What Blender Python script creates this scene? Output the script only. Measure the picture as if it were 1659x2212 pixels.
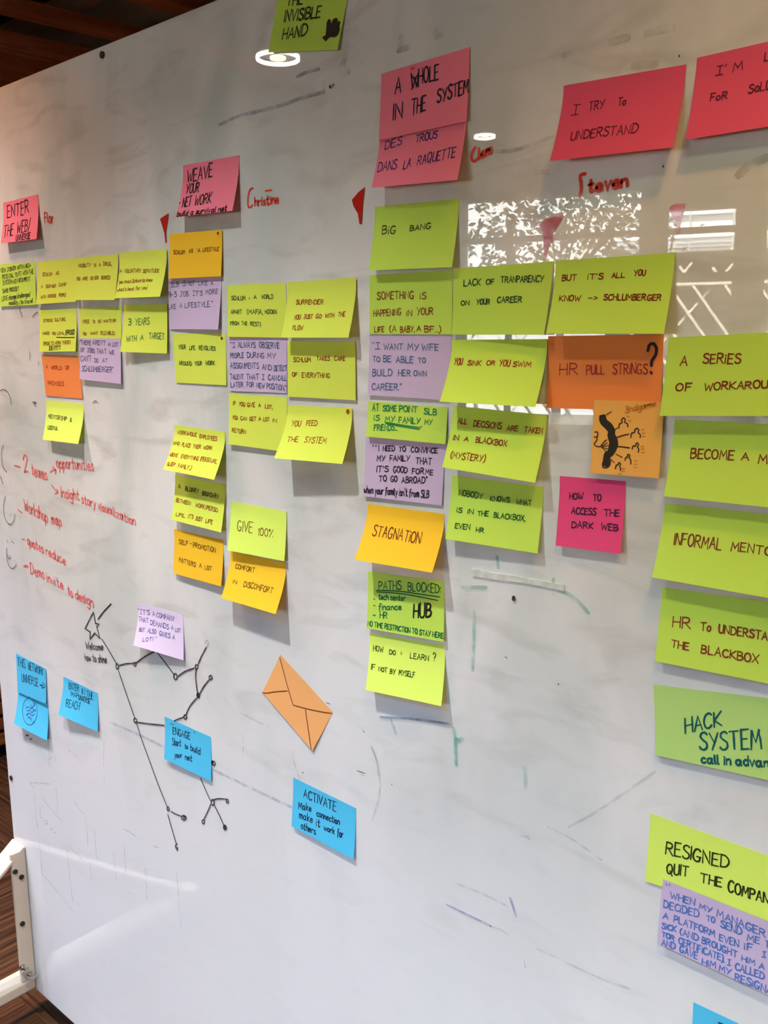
import bpy, math, random
from mathutils import Vector, Matrix
random.seed(7)
for o in list(bpy.data.objects): bpy.data.objects.remove(o)
sc = bpy.context.scene
COL = sc.collection
# ------------------------------------------------------------------ camera, sky, sun, exposure
CAM_LOC=(0.0, -0.8519, 1.52)
CAM_COLS=[(0.749377, 0.662108, -0.006847), (-0.114264, 0.139496, 0.983608), (0.65221, -0.736311, 0.18019)]
FPX=1960.03

cam = bpy.data.objects.new('camera', bpy.data.cameras.new('camera')); COL.objects.link(cam)
m = Matrix.Identity(4)
for i in range(3):
    for j in range(3): m[j][i] = CAM_COLS[i][j]
for j in range(3): m[j][3] = CAM_LOC[j]
cam.matrix_world = m
cam.data.sensor_fit = 'VERTICAL'; cam.data.sensor_height = 36.0
cam.data.lens = FPX/2212.0*36.0
cam.data.clip_start = .02; cam.data.clip_end = 200
sc.camera = cam
sc.view_settings.view_transform = 'Standard'; sc.view_settings.look = 'None'
sc.view_settings.exposure = 0.0; sc.view_settings.gamma = 1.0; sc.view_settings.use_curve_mapping = False
sc.cycles.use_denoising = True
sc.cycles.max_bounces = 8; sc.cycles.diffuse_bounces = 4; sc.cycles.transparent_max_bounces = 16
sc.cycles.sample_clamp_indirect = 40.0
SKY = 18.5
w = bpy.data.worlds.new('world'); sc.world = w; w.use_nodes = True
bg = w.node_tree.nodes['Background']; bg.inputs[0].default_value = (.95, .97, .94, 1); bg.inputs[1].default_value = SKY
# key: warm downlights close to the board / fill: downlights further back, some added unseen
KEY_W, FAR_W, EDGE_W = 150.0, 420.0, 70.0
WARM = (1.0, .80, .58)
NEUT = (1.0, .965, .97)
# window wall frame: s along the wall, d outwards from the room
WE = Vector((.9416, -.3368, 0)); WN = Vector((.3368, .9416, 0)); WP = Vector((-4.7, -5.4, 0))
def wp(s, d, z): return WP + WE*s - WN*d + Vector((0, 0, z))
sd = bpy.data.lights.new('sun', 'SUN'); sd.energy = 125; sd.angle = .01; sd.color = (1, .97, .93)
sun = bpy.data.objects.new('sun', sd); COL.objects.link(sun)
sun.rotation_euler = (-WN*.36 + Vector((.08, 0, -.93))).to_track_quat('-Z', 'Y').to_euler(); sun.location = (0, 0, 12)

# ------------------------------------------------------------------ helpers
def lin(c):
    return tuple(((v/255.)/12.92 if v/255. <= .04045 else ((v/255.+.055)/1.055)**2.4) for v in c)
MATS = {}
def mat(name, col, rough=.6, spec=.3, metal=0.0, emit=None):
    if name in MATS: return MATS[name]
    mt = bpy.data.materials.new(name); mt.use_nodes = True
    b = mt.node_tree.nodes['Principled BSDF']
    b.inputs['Base Color'].default_value = (*col, 1); b.inputs['Roughness'].default_value = rough
    b.inputs['Specular IOR Level'].default_value = spec; b.inputs['Metallic'].default_value = metal
    if emit:
        b.inputs['Emission Color'].default_value = (*emit[0], 1); b.inputs['Emission Strength'].default_value = emit[1]
    MATS[name] = mt; return mt
def noisy(name, c1, c2, scale=(1, 1, 1), size=5.0, rough=.6, spec=.3, detail=4.0, lo=.35, hi=.65):
    """two-colour noise on object coordinates"""
    if name in MATS: return MATS[name]
    mt = mat(name, c1, rough, spec); nt = mt.node_tree; N = nt.nodes.new
    tc = N('ShaderNodeTexCoord'); mp = N('ShaderNodeMapping'); mp.inputs['Scale'].default_value = scale
    nz = N('ShaderNodeTexNoise'); nz.inputs['Scale'].default_value = size; nz.inputs['Detail'].default_value = detail
    rp = N('ShaderNodeValToRGB'); rp.color_ramp.elements[0].position = lo; rp.color_ramp.elements[1].position = hi
    rp.color_ramp.elements[0].color = (*c1, 1); rp.color_ramp.elements[1].color = (*c2, 1)
    L = nt.links.new
    L(tc.outputs['Object'], mp.inputs[0]); L(mp.outputs[0], nz.inputs[0]); L(nz.outputs[0], rp.inputs[0])
    L(rp.outputs[0], nt.nodes['Principled BSDF'].inputs['Base Color'])
    return mt
def paper(name, col, trans=.16):
    if name in MATS: return MATS[name]
    mt = mat(name, col, .8, .12); nt = mt.node_tree; b = nt.nodes['Principled BSDF']
    tr = nt.nodes.new('ShaderNodeBsdfTranslucent'); tr.inputs[0].default_value = (*col, 1)
    mx = nt.nodes.new('ShaderNodeMixShader'); mx.inputs[0].default_value = trans
    nt.links.new(b.outputs[0], mx.inputs[1]); nt.links.new(tr.outputs[0], mx.inputs[2])
    nt.links.new(mx.outputs[0], nt.nodes['Material Output'].inputs[0])
    return mt
def ink(rgb, alpha=1.0, gloss=False):
    key = 'ink_%d_%d_%d_%d_%d' % (*rgb, int(alpha*100), gloss)
    if key in MATS: return MATS[key]
    mt = mat(key, lin(rgb), .05 if gloss else .6, .5 if gloss else .2)
    if alpha < 1:
        nt = mt.node_tree; N = nt.nodes.new; b = nt.nodes['Principled BSDF']
        tc = N('ShaderNodeTexCoord'); nz = N('ShaderNodeTexNoise'); nz.inputs['Scale'].default_value = 70; nz.inputs['Detail'].default_value = 2
        mr = N('ShaderNodeMapRange'); mr.inputs[1].default_value = .3; mr.inputs[2].default_value = .62
        mr.inputs[3].default_value = max(0, alpha-.22 if alpha < .5 else alpha-.12); mr.inputs[4].default_value = min(1, alpha+.12)
        nt.links.new(tc.outputs['Object'], nz.inputs[0]); nt.links.new(nz.outputs[0], mr.inputs[0]); nt.links.new(mr.outputs[0], b.inputs['Alpha'])
    return mt
class MB:
    def __init__(s): s.v = []; s.f = []
    def add(s, vs, fs):
        k = len(s.v); s.v += [tuple(p) for p in vs]; s.f += [tuple(i+k for i in f) for f in fs]
    def box(s, lo, hi, fn=None):
        vs = [Vector((x, y, z)) for x in (lo[0], hi[0]) for y in (lo[1], hi[1]) for z in (lo[2], hi[2])]
        if fn: vs = [fn(p) for p in vs]
        s.add(vs, [(0, 1, 3, 2), (4, 6, 7, 5), (0, 4, 5, 1), (2, 3, 7, 6), (0, 2, 6, 4), (1, 5, 7, 3)])
    def bar(s, a, b, w, h, up=Vector((0, 0, 1))):
        a = Vector(a); b = Vector(b); t = (b-a).normalized(); x = t.cross(up)
        x = x.normalized() if x.length > 1e-6 else Vector((1, 0, 0)); y = x.cross(t)
        vs = [p+x*i*w/2+y*j*h/2 for p in (a, b) for i, j in ((-1, -1), (1, -1), (1, 1), (-1, 1))]
        s.add(vs, [(0, 1, 2, 3), (7, 6, 5, 4)]+[(i, i+4, (i+1) % 4+4, (i+1) % 4) for i in range(4)])
    def tube(s, a, b, r, n=16, r2=None):
        a = Vector(a); b = Vector(b); t = (b-a).normalized(); x = t.orthogonal().normalized(); y = t.cross(x); r2 = r if r2 is None else r2
        vs = [p+(x*math.cos(2*math.pi*i/n)+y*math.sin(2*math.pi*i/n))*q for p, q in ((a, r), (b, r2)) for i in range(n)]
        s.add(vs, [(i, (i+1) % n, n+(i+1) % n, n+i) for i in range(n)]+[tuple(range(n-1, -1, -1)), tuple(range(n, 2*n))])
    def ring(s, c, r1, r2, z1, z2, n=40):
        """flat ring (square section) around a vertical axis"""
        vs = [Vector((c[0]+r*math.cos(2*math.pi*i/n), c[1]+r*math.sin(2*math.pi*i/n), c[2]+z)) for r, z in ((r1, z1), (r2, z1), (r2, z2), (r1, z2)) for i in range(n)]
        s.add(vs, [(k*n+i, k*n+(i+1) % n, ((k+1) % 4)*n+(i+1) % n, ((k+1) % 4)*n+i) for k in range(4) for i in range(n)])
    def obj(s, name, mt, parent=None, org=(0, 0, 0), smooth=False, bevel=0):
        org = Vector(org); me = bpy.data.meshes.new(name)
        me.from_pydata([tuple(Vector(p)-org) for p in s.v], [], s.f); me.update()
        if smooth:
            for p in me.polygons: p.use_smooth = True
        o = bpy.data.objects.new(name, me); COL.objects.link(o); me.materials.append(mt)
        if parent: o.parent = parent
        else: o.location = org
        if bevel:
            b = o.modifiers.new('bevel', 'BEVEL'); b.width = bevel; b.segments = 3; b.limit_method = 'ANGLE'
        return o
def tag(o, label=None, cat=None, group=None, kind=None):
    if label: o['label'] = label
    if cat: o['category'] = cat
    if group: o['group'] = group
    if kind: o['kind'] = kind
    return o
def empty(name, loc, label=None, cat=None, group=None):
    o = bpy.data.objects.new(name, None); COL.objects.link(o); o.location = loc; o.empty_display_size = .1
    return tag(o, label, cat, group)
def struct(mb, name, mt, bevel=0): return tag(mb.obj(name, mt, bevel=bevel), kind='structure')

# ------------------------------------------------------------------ room shell
def carpet():
    mt = mat('carpet', (.1, .06, .035), .95, .05); nt = mt.node_tree; N = nt.nodes.new; L = nt.links.new
    tc = N('ShaderNodeTexCoord')
    outs = []
    for sx in ((2.2, 60, 1), (60, 2.2, 1)):
        mp = N('ShaderNodeMapping'); mp.inputs['Scale'].default_value = sx; L(tc.outputs['Object'], mp.inputs[0])
        nz = N('ShaderNodeTexNoise'); nz.inputs['Scale'].default_value = 1.6; nz.inputs['Detail'].default_value = 5; L(mp.outputs[0], nz.inputs[0]); outs.append(nz)
    ch = N('ShaderNodeTexChecker'); ch.inputs['Scale'].default_value = 2.0; L(tc.outputs['Object'], ch.inputs[0])
    mx = N('ShaderNodeMix'); mx.data_type = 'FLOAT'; L(ch.outputs['Fac'], mx.inputs[0]); L(outs[0].outputs[0], mx.inputs[2]); L(outs[1].outputs[0], mx.inputs[3])
    rp = N('ShaderNodeValToRGB'); rp.color_ramp.elements[0].position = .33; rp.color_ramp.elements[1].position = .68
    rp.color_ramp.elements[0].color = (*lin((54, 34, 22)), 1); rp.color_ramp.elements[1].color = (*lin((112, 76, 50)), 1)
    L(mx.outputs[0], rp.inputs[0]); L(rp.outputs[0], nt.nodes['Principled BSDF'].inputs['Base Color'])
    return mt
def plate(z0, z1):
    q = [(-6.6, -4.79), (3.2, -8.29), (3.2, 3.6), (-6.6, 3.6)]; mb = MB()
    mb.add([Vector((x, y, z)) for z in (z0, z1) for x, y in q], [(3, 2, 1, 0), (4, 5, 6, 7)]+[(i, (i+1) % 4, (i+1) % 4+4, i+4) for i in range(4)]); return mb
struct(plate(-.1, 0), 'floor', carpet())
dark = mat('dark_plaster', (.025, .02, .018), .9, .1)
struct(plate(3.3, 3.4), 'ceiling', dark)
wallm = mat('warm_wall', (.20, .16, .13), .9, .1)
mb = MB(); mb.box((-6.6, -4.75, 0), (-6.5, 3.6, 3.3)); struct(mb, 'wall_left', wallm)
mb = MB(); mb.box((-6.5, 3.5, 0), (3.2, 3.6, 3.3)); struct(mb, 'wall_back', wallm)
mb = MB(); mb.box((3.1, -8.2, 0), (3.2, 3.5, 3.3)); struct(mb, 'wall_right', wallm)
# window wall behind the camera, with bays
S0, S1 = -2.0, 8.2
BAYS = [(.02, 1.475, 2.68), (1.63, 2.165, 2.52), (2.335, 3.30, 2.53), (3.5, 3.95, 2.6)]  # last bay is unseen, added to raise the daylight fill
SILL = .82
wm = mat('window_wall_paint', (.30, .27, .24), .8, .2)
mb = MB()
wb = lambda s0, s1, z0, z1, d0=0, d1=.16: mb.box((s0, d0, z0), (s1, d1, z1), lambda p: wp(p.x, p.y, p.z))
wb(S0, S1, 0, SILL); x = S0
for a, b_, t in BAYS:
    wb(x, a, SILL, 3.3); wb(a, b_, t, 3.3); x = b_
wb(x, S1, SILL, 3.3)
struct(mb, 'wall_front', wm)
fm = mat('window_frame_paint', (.22, .20, .18), .5, .3)
for n, (a, b_, t) in enumerate(BAYS):
    r = bpy.data.objects.new('window_%d' % (n+1), None); COL.objects.link(r); tag(r, kind='structure')
    mb = MB()
    bars = [(a, b_, 2.345, 2.39), (a, b_, 1.985, 2.055), (a, a+.035, SILL, t), (b_-.02, b_, SILL, t), (a, b_, SILL, SILL+.05)]
    if n == 0: bars.append((a+.38, a+.425, SILL, 2.52))
    for q in bars: mb.box((q[0], .05, q[2]), (q[1], .11, q[3]), lambda p: wp(p.x, p.y, p.z))
    mb.obj('window_frame', fm, r)
    mb = MB(); mb.add([wp(a, .08, SILL), wp(b_, .08, SILL), wp(b_, .08, t), wp(a, .08, t)], [(0, 1, 2, 3)])
    g = bpy.data.materials.get('pane') or bpy.data.materials.new('pane'); g.use_nodes = True; nt = g.node_tree
    if 'Transparent' not in nt.nodes:
        tr = nt.nodes.new('ShaderNodeBsdfTransparent'); tr.name = 'Transparent'; gl = nt.nodes.new('ShaderNodeBsdfGlossy'); gl.inputs['Roughness'].default_value = 0
        mx = nt.nodes.new('ShaderNodeMixShader'); mx.inputs[0].default_value = .05
        nt.links.new(tr.outputs[0], mx.inputs[1]); nt.links.new(gl.outputs[0], mx.inputs[2]); nt.links.new(mx.outputs[0], nt.nodes['Material Output'].inputs[0])
    mb.obj('pane', g, r)
mb = MB(); mb.box((1.53, -.04, 0), (1.60, 0, 3.3), lambda p: wp(p.x, p.y, p.z)); struct(mb, 'trim_1', mat('pale_trim', (.5, .5, .47), .6))
pl = bpy.data.lights.new('window_portal', 'AREA'); pl.shape = 'RECTANGLE'; pl.size = 4.6; pl.size_y = 1.9; pl.cycles.is_portal = True
po = bpy.data.objects.new('window_portal', pl); COL.objects.link(po)
po.location = wp(2.2, .14, 1.75); po.rotation_euler = WN.to_track_quat('-Z', 'Z').to_euler()

# ------------------------------------------------------------------ outside the windows
mb = MB(); mb.box((-10, .3, -.3), (16, 14, -.1), lambda p: wp(p.x, p.y, p.z)); tag(mb.obj('ground', mat('outside_paving', (.05, .05, .045), .9)), kind='structure')
fac = empty('white_building', wp(2, 6, -.1), 'white building across the yard, seen reflected in the right half of the board', 'building')
fo = fac.location
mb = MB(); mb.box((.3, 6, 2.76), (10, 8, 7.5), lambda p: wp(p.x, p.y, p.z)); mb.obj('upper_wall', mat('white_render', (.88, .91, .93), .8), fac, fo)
mb = MB(); mb.box((.3, 6.3, -.1), (10, 8, 2.76), lambda p: wp(p.x, p.y, p.z)); mb.obj('lower_wall', mat('shaded_lower_storey', (.03, .03, .028), .8), fac, fo)  # shade on the lower storey is put into its dark colour
ln = mat('facade_joint', (.50, .54, .56), .7)
mb = MB()
for z in (3.23, 2.93, 2.86, 2.81): mb.box((.3, 5.97, z), (10, 6, z+.012), lambda p: wp(p.x, p.y, p.z))
for k in range(12): mb.box((.32+k*.55, 5.97, 2.76), (.345+k*.55, 6, 7.4), lambda p: wp(p.x, p.y, p.z))
mb.obj('facade_joints', ln, fac, fo)
fn_ = empty('lattice_fence', wp(2, 1.0, -.1), 'lattice fence of crossed pale sticks outside the windows, seen reflected in the board', 'fence')
fo = fn_.location; st = mat('pale_sticks', (.80, .78, .66), .7)
mb = MB()
for z in (2.03, 1.2, .3): mb.bar(wp(-3, 1.0, z), wp(8, 1.0, z), .03, .03)
mb.obj('rails', st, fn_, fo)
mb = MB(); rnd = random.Random(3)
for k in range(46):
    s0 = -3+k*.235+rnd.uniform(-.04, .04); z0 = rnd.uniform(2.15, 2.34); z1 = rnd.uniform(.2, .5)
    mb.bar(wp(s0, 1.0, z0), wp(s0+(z0-z1)*.72, 1.0, z1),   .028, .022)
    if k % 2 == 0:
        s0 += .1; mb.bar(wp(s0, 1.03, z0+.03), wp(s0-(z0-z1)*rnd.uniform(.5, .9), 1.03, z1), .022, .018)
mb.obj('lattice_sticks', st, fn_, fo)
def tree(s, d, h, rs, n, seed, label, z0=1.2):
    rnd = random.Random(seed)
    t = empty('leafy_tree', wp(s, d, -.1), label, 'tree'); org = t.location
    bark = mat('bark', (.05, .04, .03), .9); leaf = mat('leaf', (.018, .026, .010), .5, .3)
    mb = MB(); mb.tube(wp(s, d, -.1), wp(s+.05, d, h*.55), .06, 10, .04)
    tips = []
    for k in range(16):
        z = rnd.uniform(.55, .85)*h; e = wp(s+rnd.uniform(-rs, rs), d+rnd.uniform(-.4, .4), min(h, z+rnd.uniform(.1, .9)))
        mb.tube(wp(s+.04, d, min(z, h*.55)), e, .018, 6, .004); tips.append(e)
    mb.obj('trunk', bark, t, org)
    mb = MB()
    for k in range(n):
        q = tips[k % len(tips)]
        c = q+Vector((rnd.gauss(0, .30), rnd.gauss(0, .25), rnd.gauss(0, .30))) if rnd.random() < .75 else wp(s+rnd.uniform(-rs, rs), d+rnd.uniform(-.4, .4), rnd.uniform(z0, h))
        ax = Vector((rnd.gauss(0, 1), rnd.gauss(0, 1), rnd.gauss(0, .8))).normalized(); sd_ = ax.orthogonal().normalized()
        sd_ = Matrix.Rotation(rnd.uniform(0, 6.3), 3, ax) @ sd_; nn = ax.cross(sd_); l = rnd.uniform(.06, .12); w_ = l*.45
        mb.add([c-ax*l*.5, c-ax*l*.1+sd_*w_*.5+nn*.004, c+ax*l*.25+sd_*w_*.4+nn*.006, c+ax*l*.55, c+ax*l*.25-sd_*w_*.4+nn*.006, c-ax*l*.1-sd_*w_*.5+nn*.004], [(0, 1, 2, 3), (0, 3, 4, 5)])
    mb.obj('foliage', leaf, t, org)
tree(.30, 2.7, 3.55, 1.05, 3000, 11, 'leafy tree outside the window, reflected in the board right of the BIG BANG note', 2.2)

# ------------------------------------------------------------------ ceiling slats, ducts, lamps
wood = noisy('reddish_wood', lin((190, 110, 68)), lin((220, 136, 88)), (14, 1, 14), 2.0, .6, .25)
DV = Vector((.115, .993, 0))
def slat(x1, wd, y0=-5.0, y1=3.3, h=.045, z=2.72, name='ceiling_beam'):
    mb = MB(); a = Vector((x1, 1.0, z))
    f = lambda p: a+DV*p.y+Vector((p.x, 0, p.z))
    mb.box((-wd, y0-1, 0), (0, y1-1, h), f); return struct(mb, name, wood)
for x1, wd in ((-3.33, .085), (-3.71, .14), (-3.97, .16), (-4.24, .14), (-4.6, .14), (-5.0, .14), (-5.4, .14)): slat(x1, wd)
for k in range(11): slat(-2.90+k*.44, .085, -4.5, 3.3)
mb = MB()
for x0 in (-5.6, ): mb.box((x0, 2.05, 2.83), (2, 2.15, 2.95))
struct(mb, 'ceiling_beam', dark)
mb = MB(); mb.box((-5.6, 1.02, 2.86), (-2.2, 1.18, 3.0)); struct(mb, 'ceiling_beam', dark)
dm = mat('duct_metal', (.55, .50, .44), .5, .4)
for y, z, r in ((1.42, 3.02, .09), (1.80, 3.08, .11)):
    mb = MB(); mb.tube((-5.8, y, z), (-1.8, y, z), r, 20)
    tag(mb.obj('ventilation_duct', dm, None, (-3.8, y, z), True), 'grey ventilation duct above the ceiling slats, '+('nearer the board' if y < 1.6 else 'farther from the board'), 'duct', 'ducts above the slats')
def lamp(x, y, z, r, power, col, size, label, blend=1.0, strength=36.0):
    t = empty('ceiling_light', (x, y, z), label, 'ceiling light', 'round ceiling lights'); o = t.location
    mb = MB(); mb.tube((x, y, z+.014), (x, y, 3.3), r*.95, 32)
    mb.obj('housing', mat('lamp_housing', (.05, .05, .05), .5), t, o)
    mb = MB(); mb.ring((x, y, z), r*.88, r, -.008, .006)
    mb.obj('diffuser_ring', mat('lamp_glow_%d' % strength, (1, 1, 1), .5, .2, 0, ((1.0, .88, .70), strength)), t, o)
    mb = MB(); mb.tube((x, y, z-.006), (x, y, z+.004), r*.36, 24)
    mb.obj('lens', mat('lens_glow_%d' % strength, (1, 1, 1), .5, .2, 0, ((1.0, .84, .62), strength*.6)), t, o)
    l = bpy.data.lights.new('lamp_light', 'SPOT'); l.energy = power; l.color = col; l.spot_size = math.radians(size); l.spot_blend = blend; l.shadow_soft_size = .035
    lo = bpy.data.objects.new('lamp_light', l); COL.objects.link(lo); lo.parent = t; lo.location = (0, 0, -.03)
# x, y, radius, power, colour, beam, label
LAMPS = [
 (-3.006, -1.896, .092, 12, (1, .8, .6), 122, 'large round ceiling light reflected just below the invisible hand note'),
 (-3.217, -3.677, .062, 8, (1, .9, .75), 122, 'small round ceiling light reflected right of the tall pink notes'),
 (-.45, -1.90, .10, 430, (.10, .42, 1.0), 118, 'added unseen fill lamp two metres from the board, above the right side'),  # added blue fill, stands in for daylight on the lower board
 (.95, -1.90, .10, 670, (1.0, 1.0, .76), 118, 'added unseen fill lamp two metres from the board, rightmost'),  # added out of view to brighten the lower right of the board
 (-1.06, -.70, .08, 165, (.99, 1.0, .96), 84, 'round ceiling light in the row along the board, above its middle'),
 (.75, -.70, .08, 60, (.8, .9, 1.0), 70, 'round ceiling light in the row along the board, rightmost of the row'),
 (-2.30, -.70, .08, 246, (.56, .63, 1.0), 70, 'round ceiling light in the row along the board, by its left edge'),
 (.05, -.72, .06, 46, (1.0, .97, .45), 98, 'small warm ceiling light in the row along the board, above its right part'),
 (-2.05, -.62, .06, 120, (1.0, .97, .93), 98, 'small warm ceiling light in the row along the board, above its left end'),
 (.05, -.36, .05, 46, (1.0, .50, .14), 100, 'small warm ceiling light closest to the board, by its upper right'),
 (-2.02, -.36, .05, 60, (1.0, .33, .06), 100, 'small warm ceiling light closest to the board, by its upper left corner'),
]
for x, y, r, p, c, b_, l in LAMPS: lamp(x, y, 2.70, r, p, c, b_, l, strength=30 if x < -2.9 else 3)

# ------------------------------------------------------------------ things behind and beside the board
t = empty('slatted_bench', (-3.3, 1.0, 0), 'wooden slatted bench front on a black plinth, left of the board', 'bench'); o = t.location
bw = noisy('orange_wood', lin((150, 92, 52)), lin((186, 120, 70)), (1, 12, 30), 1.5, .55, .3)
mb = MB(); mb.box((-3.6, -.6, 0), (-3.22, 2.6, .048)); mb.box((-3.6, -.6, .048), (-3.27, 2.6, .60)); mb.obj('plinth', mat('black_paint', (.012, .01, .01), .7), t, o)
for k in range(9):
    mb = MB(); z = .052+k*.06; mb.box((-3.27, -.6, z), (-3.20, 2.6, z+.045)); mb.obj('slat', bw, t, o, bevel=.004)
mb = MB(); mb.box((-3.65, -.62, .6), (-3.18, 2.62, .64)); mb.obj('seat', bw, t, o)

# ------------------------------------------------------------------ the whiteboard
XL, XR, ZB, ZT = -1.879, 1.15, .073, 1.983
bd = empty('whiteboard', ((XL+XR)/2, 0, ZB), 'large stained glossy whiteboard covered in sticky notes and marker drawings', 'whiteboard'); bo = bd.location
def board_mat():
    mt = mat('whiteboard_enamel', (.74, .735, .73), .006, .5); nt = mt.node_tree; N = nt.nodes.new; L = nt.links.new; b = nt.nodes['Principled BSDF']
    tc = N('ShaderNodeTexCoord')
    def noise(scale, size, detail, lo, hi, dist=0.0):
        mp = N('ShaderNodeMapping'); mp.inputs['Scale'].default_value = scale; L(tc.outputs['Object'], mp.inputs[0])
        nz = N('ShaderNodeTexNoise'); nz.inputs['Scale'].default_value = size; nz.inputs['Detail'].default_value = detail; nz.inputs['Distortion'].default_value = dist; L(mp.outputs[0], nz.inputs[0])
        mr = N('ShaderNodeMapRange'); mr.inputs[1].default_value = lo; mr.inputs[2].default_value = hi; L(nz.outputs[0], mr.inputs[0]); return mr.outputs[0]
    sp = N('ShaderNodeSeparateXYZ'); L(tc.outputs['Object'], sp.inputs[0])
    # wiping smears are heavier on the writing area than on the seldom used bottom
    mz = N('ShaderNodeMapRange'); mz.inputs[1].default_value = .55; mz.inputs[2].default_value = 1.25; mz.inputs[3].default_value = .12; mz.inputs[4].default_value = 1.0; L(sp.outputs[2], mz.inputs[0])
    col = None
    def mix(prev, fac, c):
        mx = N('ShaderNodeMix'); mx.data_type = 'RGBA'; L(fac, mx.inputs[0])
        if isinstance(prev, tuple): mx.inputs[6].default_value = (*prev, 1)
        else: L(prev, mx.inputs[6])
        mx.inputs[7].default_value = (*c, 1); return mx.outputs[2]
    def mul(a, k):
        m_ = N('ShaderNodeMath'); m_.operation = 'MULTIPLY'; L(a, m_.inputs[0])
        if isinstance(k, float): m_.inputs[1].default_value = k
        else: L(k, m_.inputs[1])
        return m_.outputs[0]
    col = mix((.78, .775, .775), mul(mul(noise((1, 1, 1.0), 2.6, 6, .40, .68, .4), .62), mz.outputs[0]), (.50, .50, .48))
    col = mix(col, mul(mul(noise((1.6, 1, .55), 3.4, 5, .46, .68, .8), .62), mz.outputs[0]), (.45, .52, .51))
    col = mix(col, mul(mul(noise((1, 1, 3.0), 7.0, 6, .52, .74, 1.0), .55), mz.outputs[0]), (.42, .41, .38))
    L(col, b.inputs['Base Color'])
    return mt
mb = MB(); mb.box((XL, 0, ZB), (XR, .022, ZT)); mb.obj('panel', board_mat(), bd, bo, bevel=.002)
scm = mat('dark_screw', (.03, .025, .02), .5, .3)
for x, z in [(-1.3345, 1.9694), (-1.8625, 0.5842)]:
    mb = MB(); mb.tube((x, .004, z), (x, -.0025, z), .0055, 14); mb.obj('screw', scm, bd, bo)
    bd.children[-1]['label'] = 'small dark screw head'
# triangular steel foot at the lower left
cream = mat('cream_steel', lin((226, 206, 178)), .45, .4)
t = empty('foot_frame', (0, 0, 0)); t.parent = bd; t.location = (0, 0, 0)
mb = MB(); mb.box((-1.834, -.034, .1105), (-1.8242, -.0008, .428)); mb.obj('upright', cream, t, bo, bevel=.003)
mb = MB(); mb.bar((-1.850, -.001, .432), (-1.850, -.435, .102), .052, .009, Vector((0, 0, 1))); mb.obj('brace', cream, t, bo, bevel=.003)
mb = MB(); mb.box((-1.876, -.46, .081), (-1.824, -.002, .111)); mb.obj('base_arm', cream, t, bo, bevel=.006)
for y in (-.43,):
    mb = MB(); mb.tube((-1.85, y, 0), (-1.85, y, .082), .022, 20); mb.obj('rubber_foot', mat('black_rubber', (.012, .011, .01), .8), t, bo)
for y, z in ((-.028, .385), (-.015, .366), (-.022, .255)):
    mb = MB(); mb.tube((-1.825, y, z), (-1.8215, y, z), .0055, 14); mb.obj('screw', scm, t, bo)
sv = mat('bright_steel', (.6, .58, .55), .25, .5, 1.0)
for y, z in ((-.031, .150), (-.016, .124)):
    mb = MB(); mb.tube((-1.823, y, z), (-1.806, y, z), .004, 12); mb.tube((-1.809, y-.008, z), (-1.809, y+.008, z), .003, 10); mb.tube((-1.823, y, z), (-1.820, y, z), .008, 14); mb.obj('hook_screw', sv, t, bo)

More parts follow.
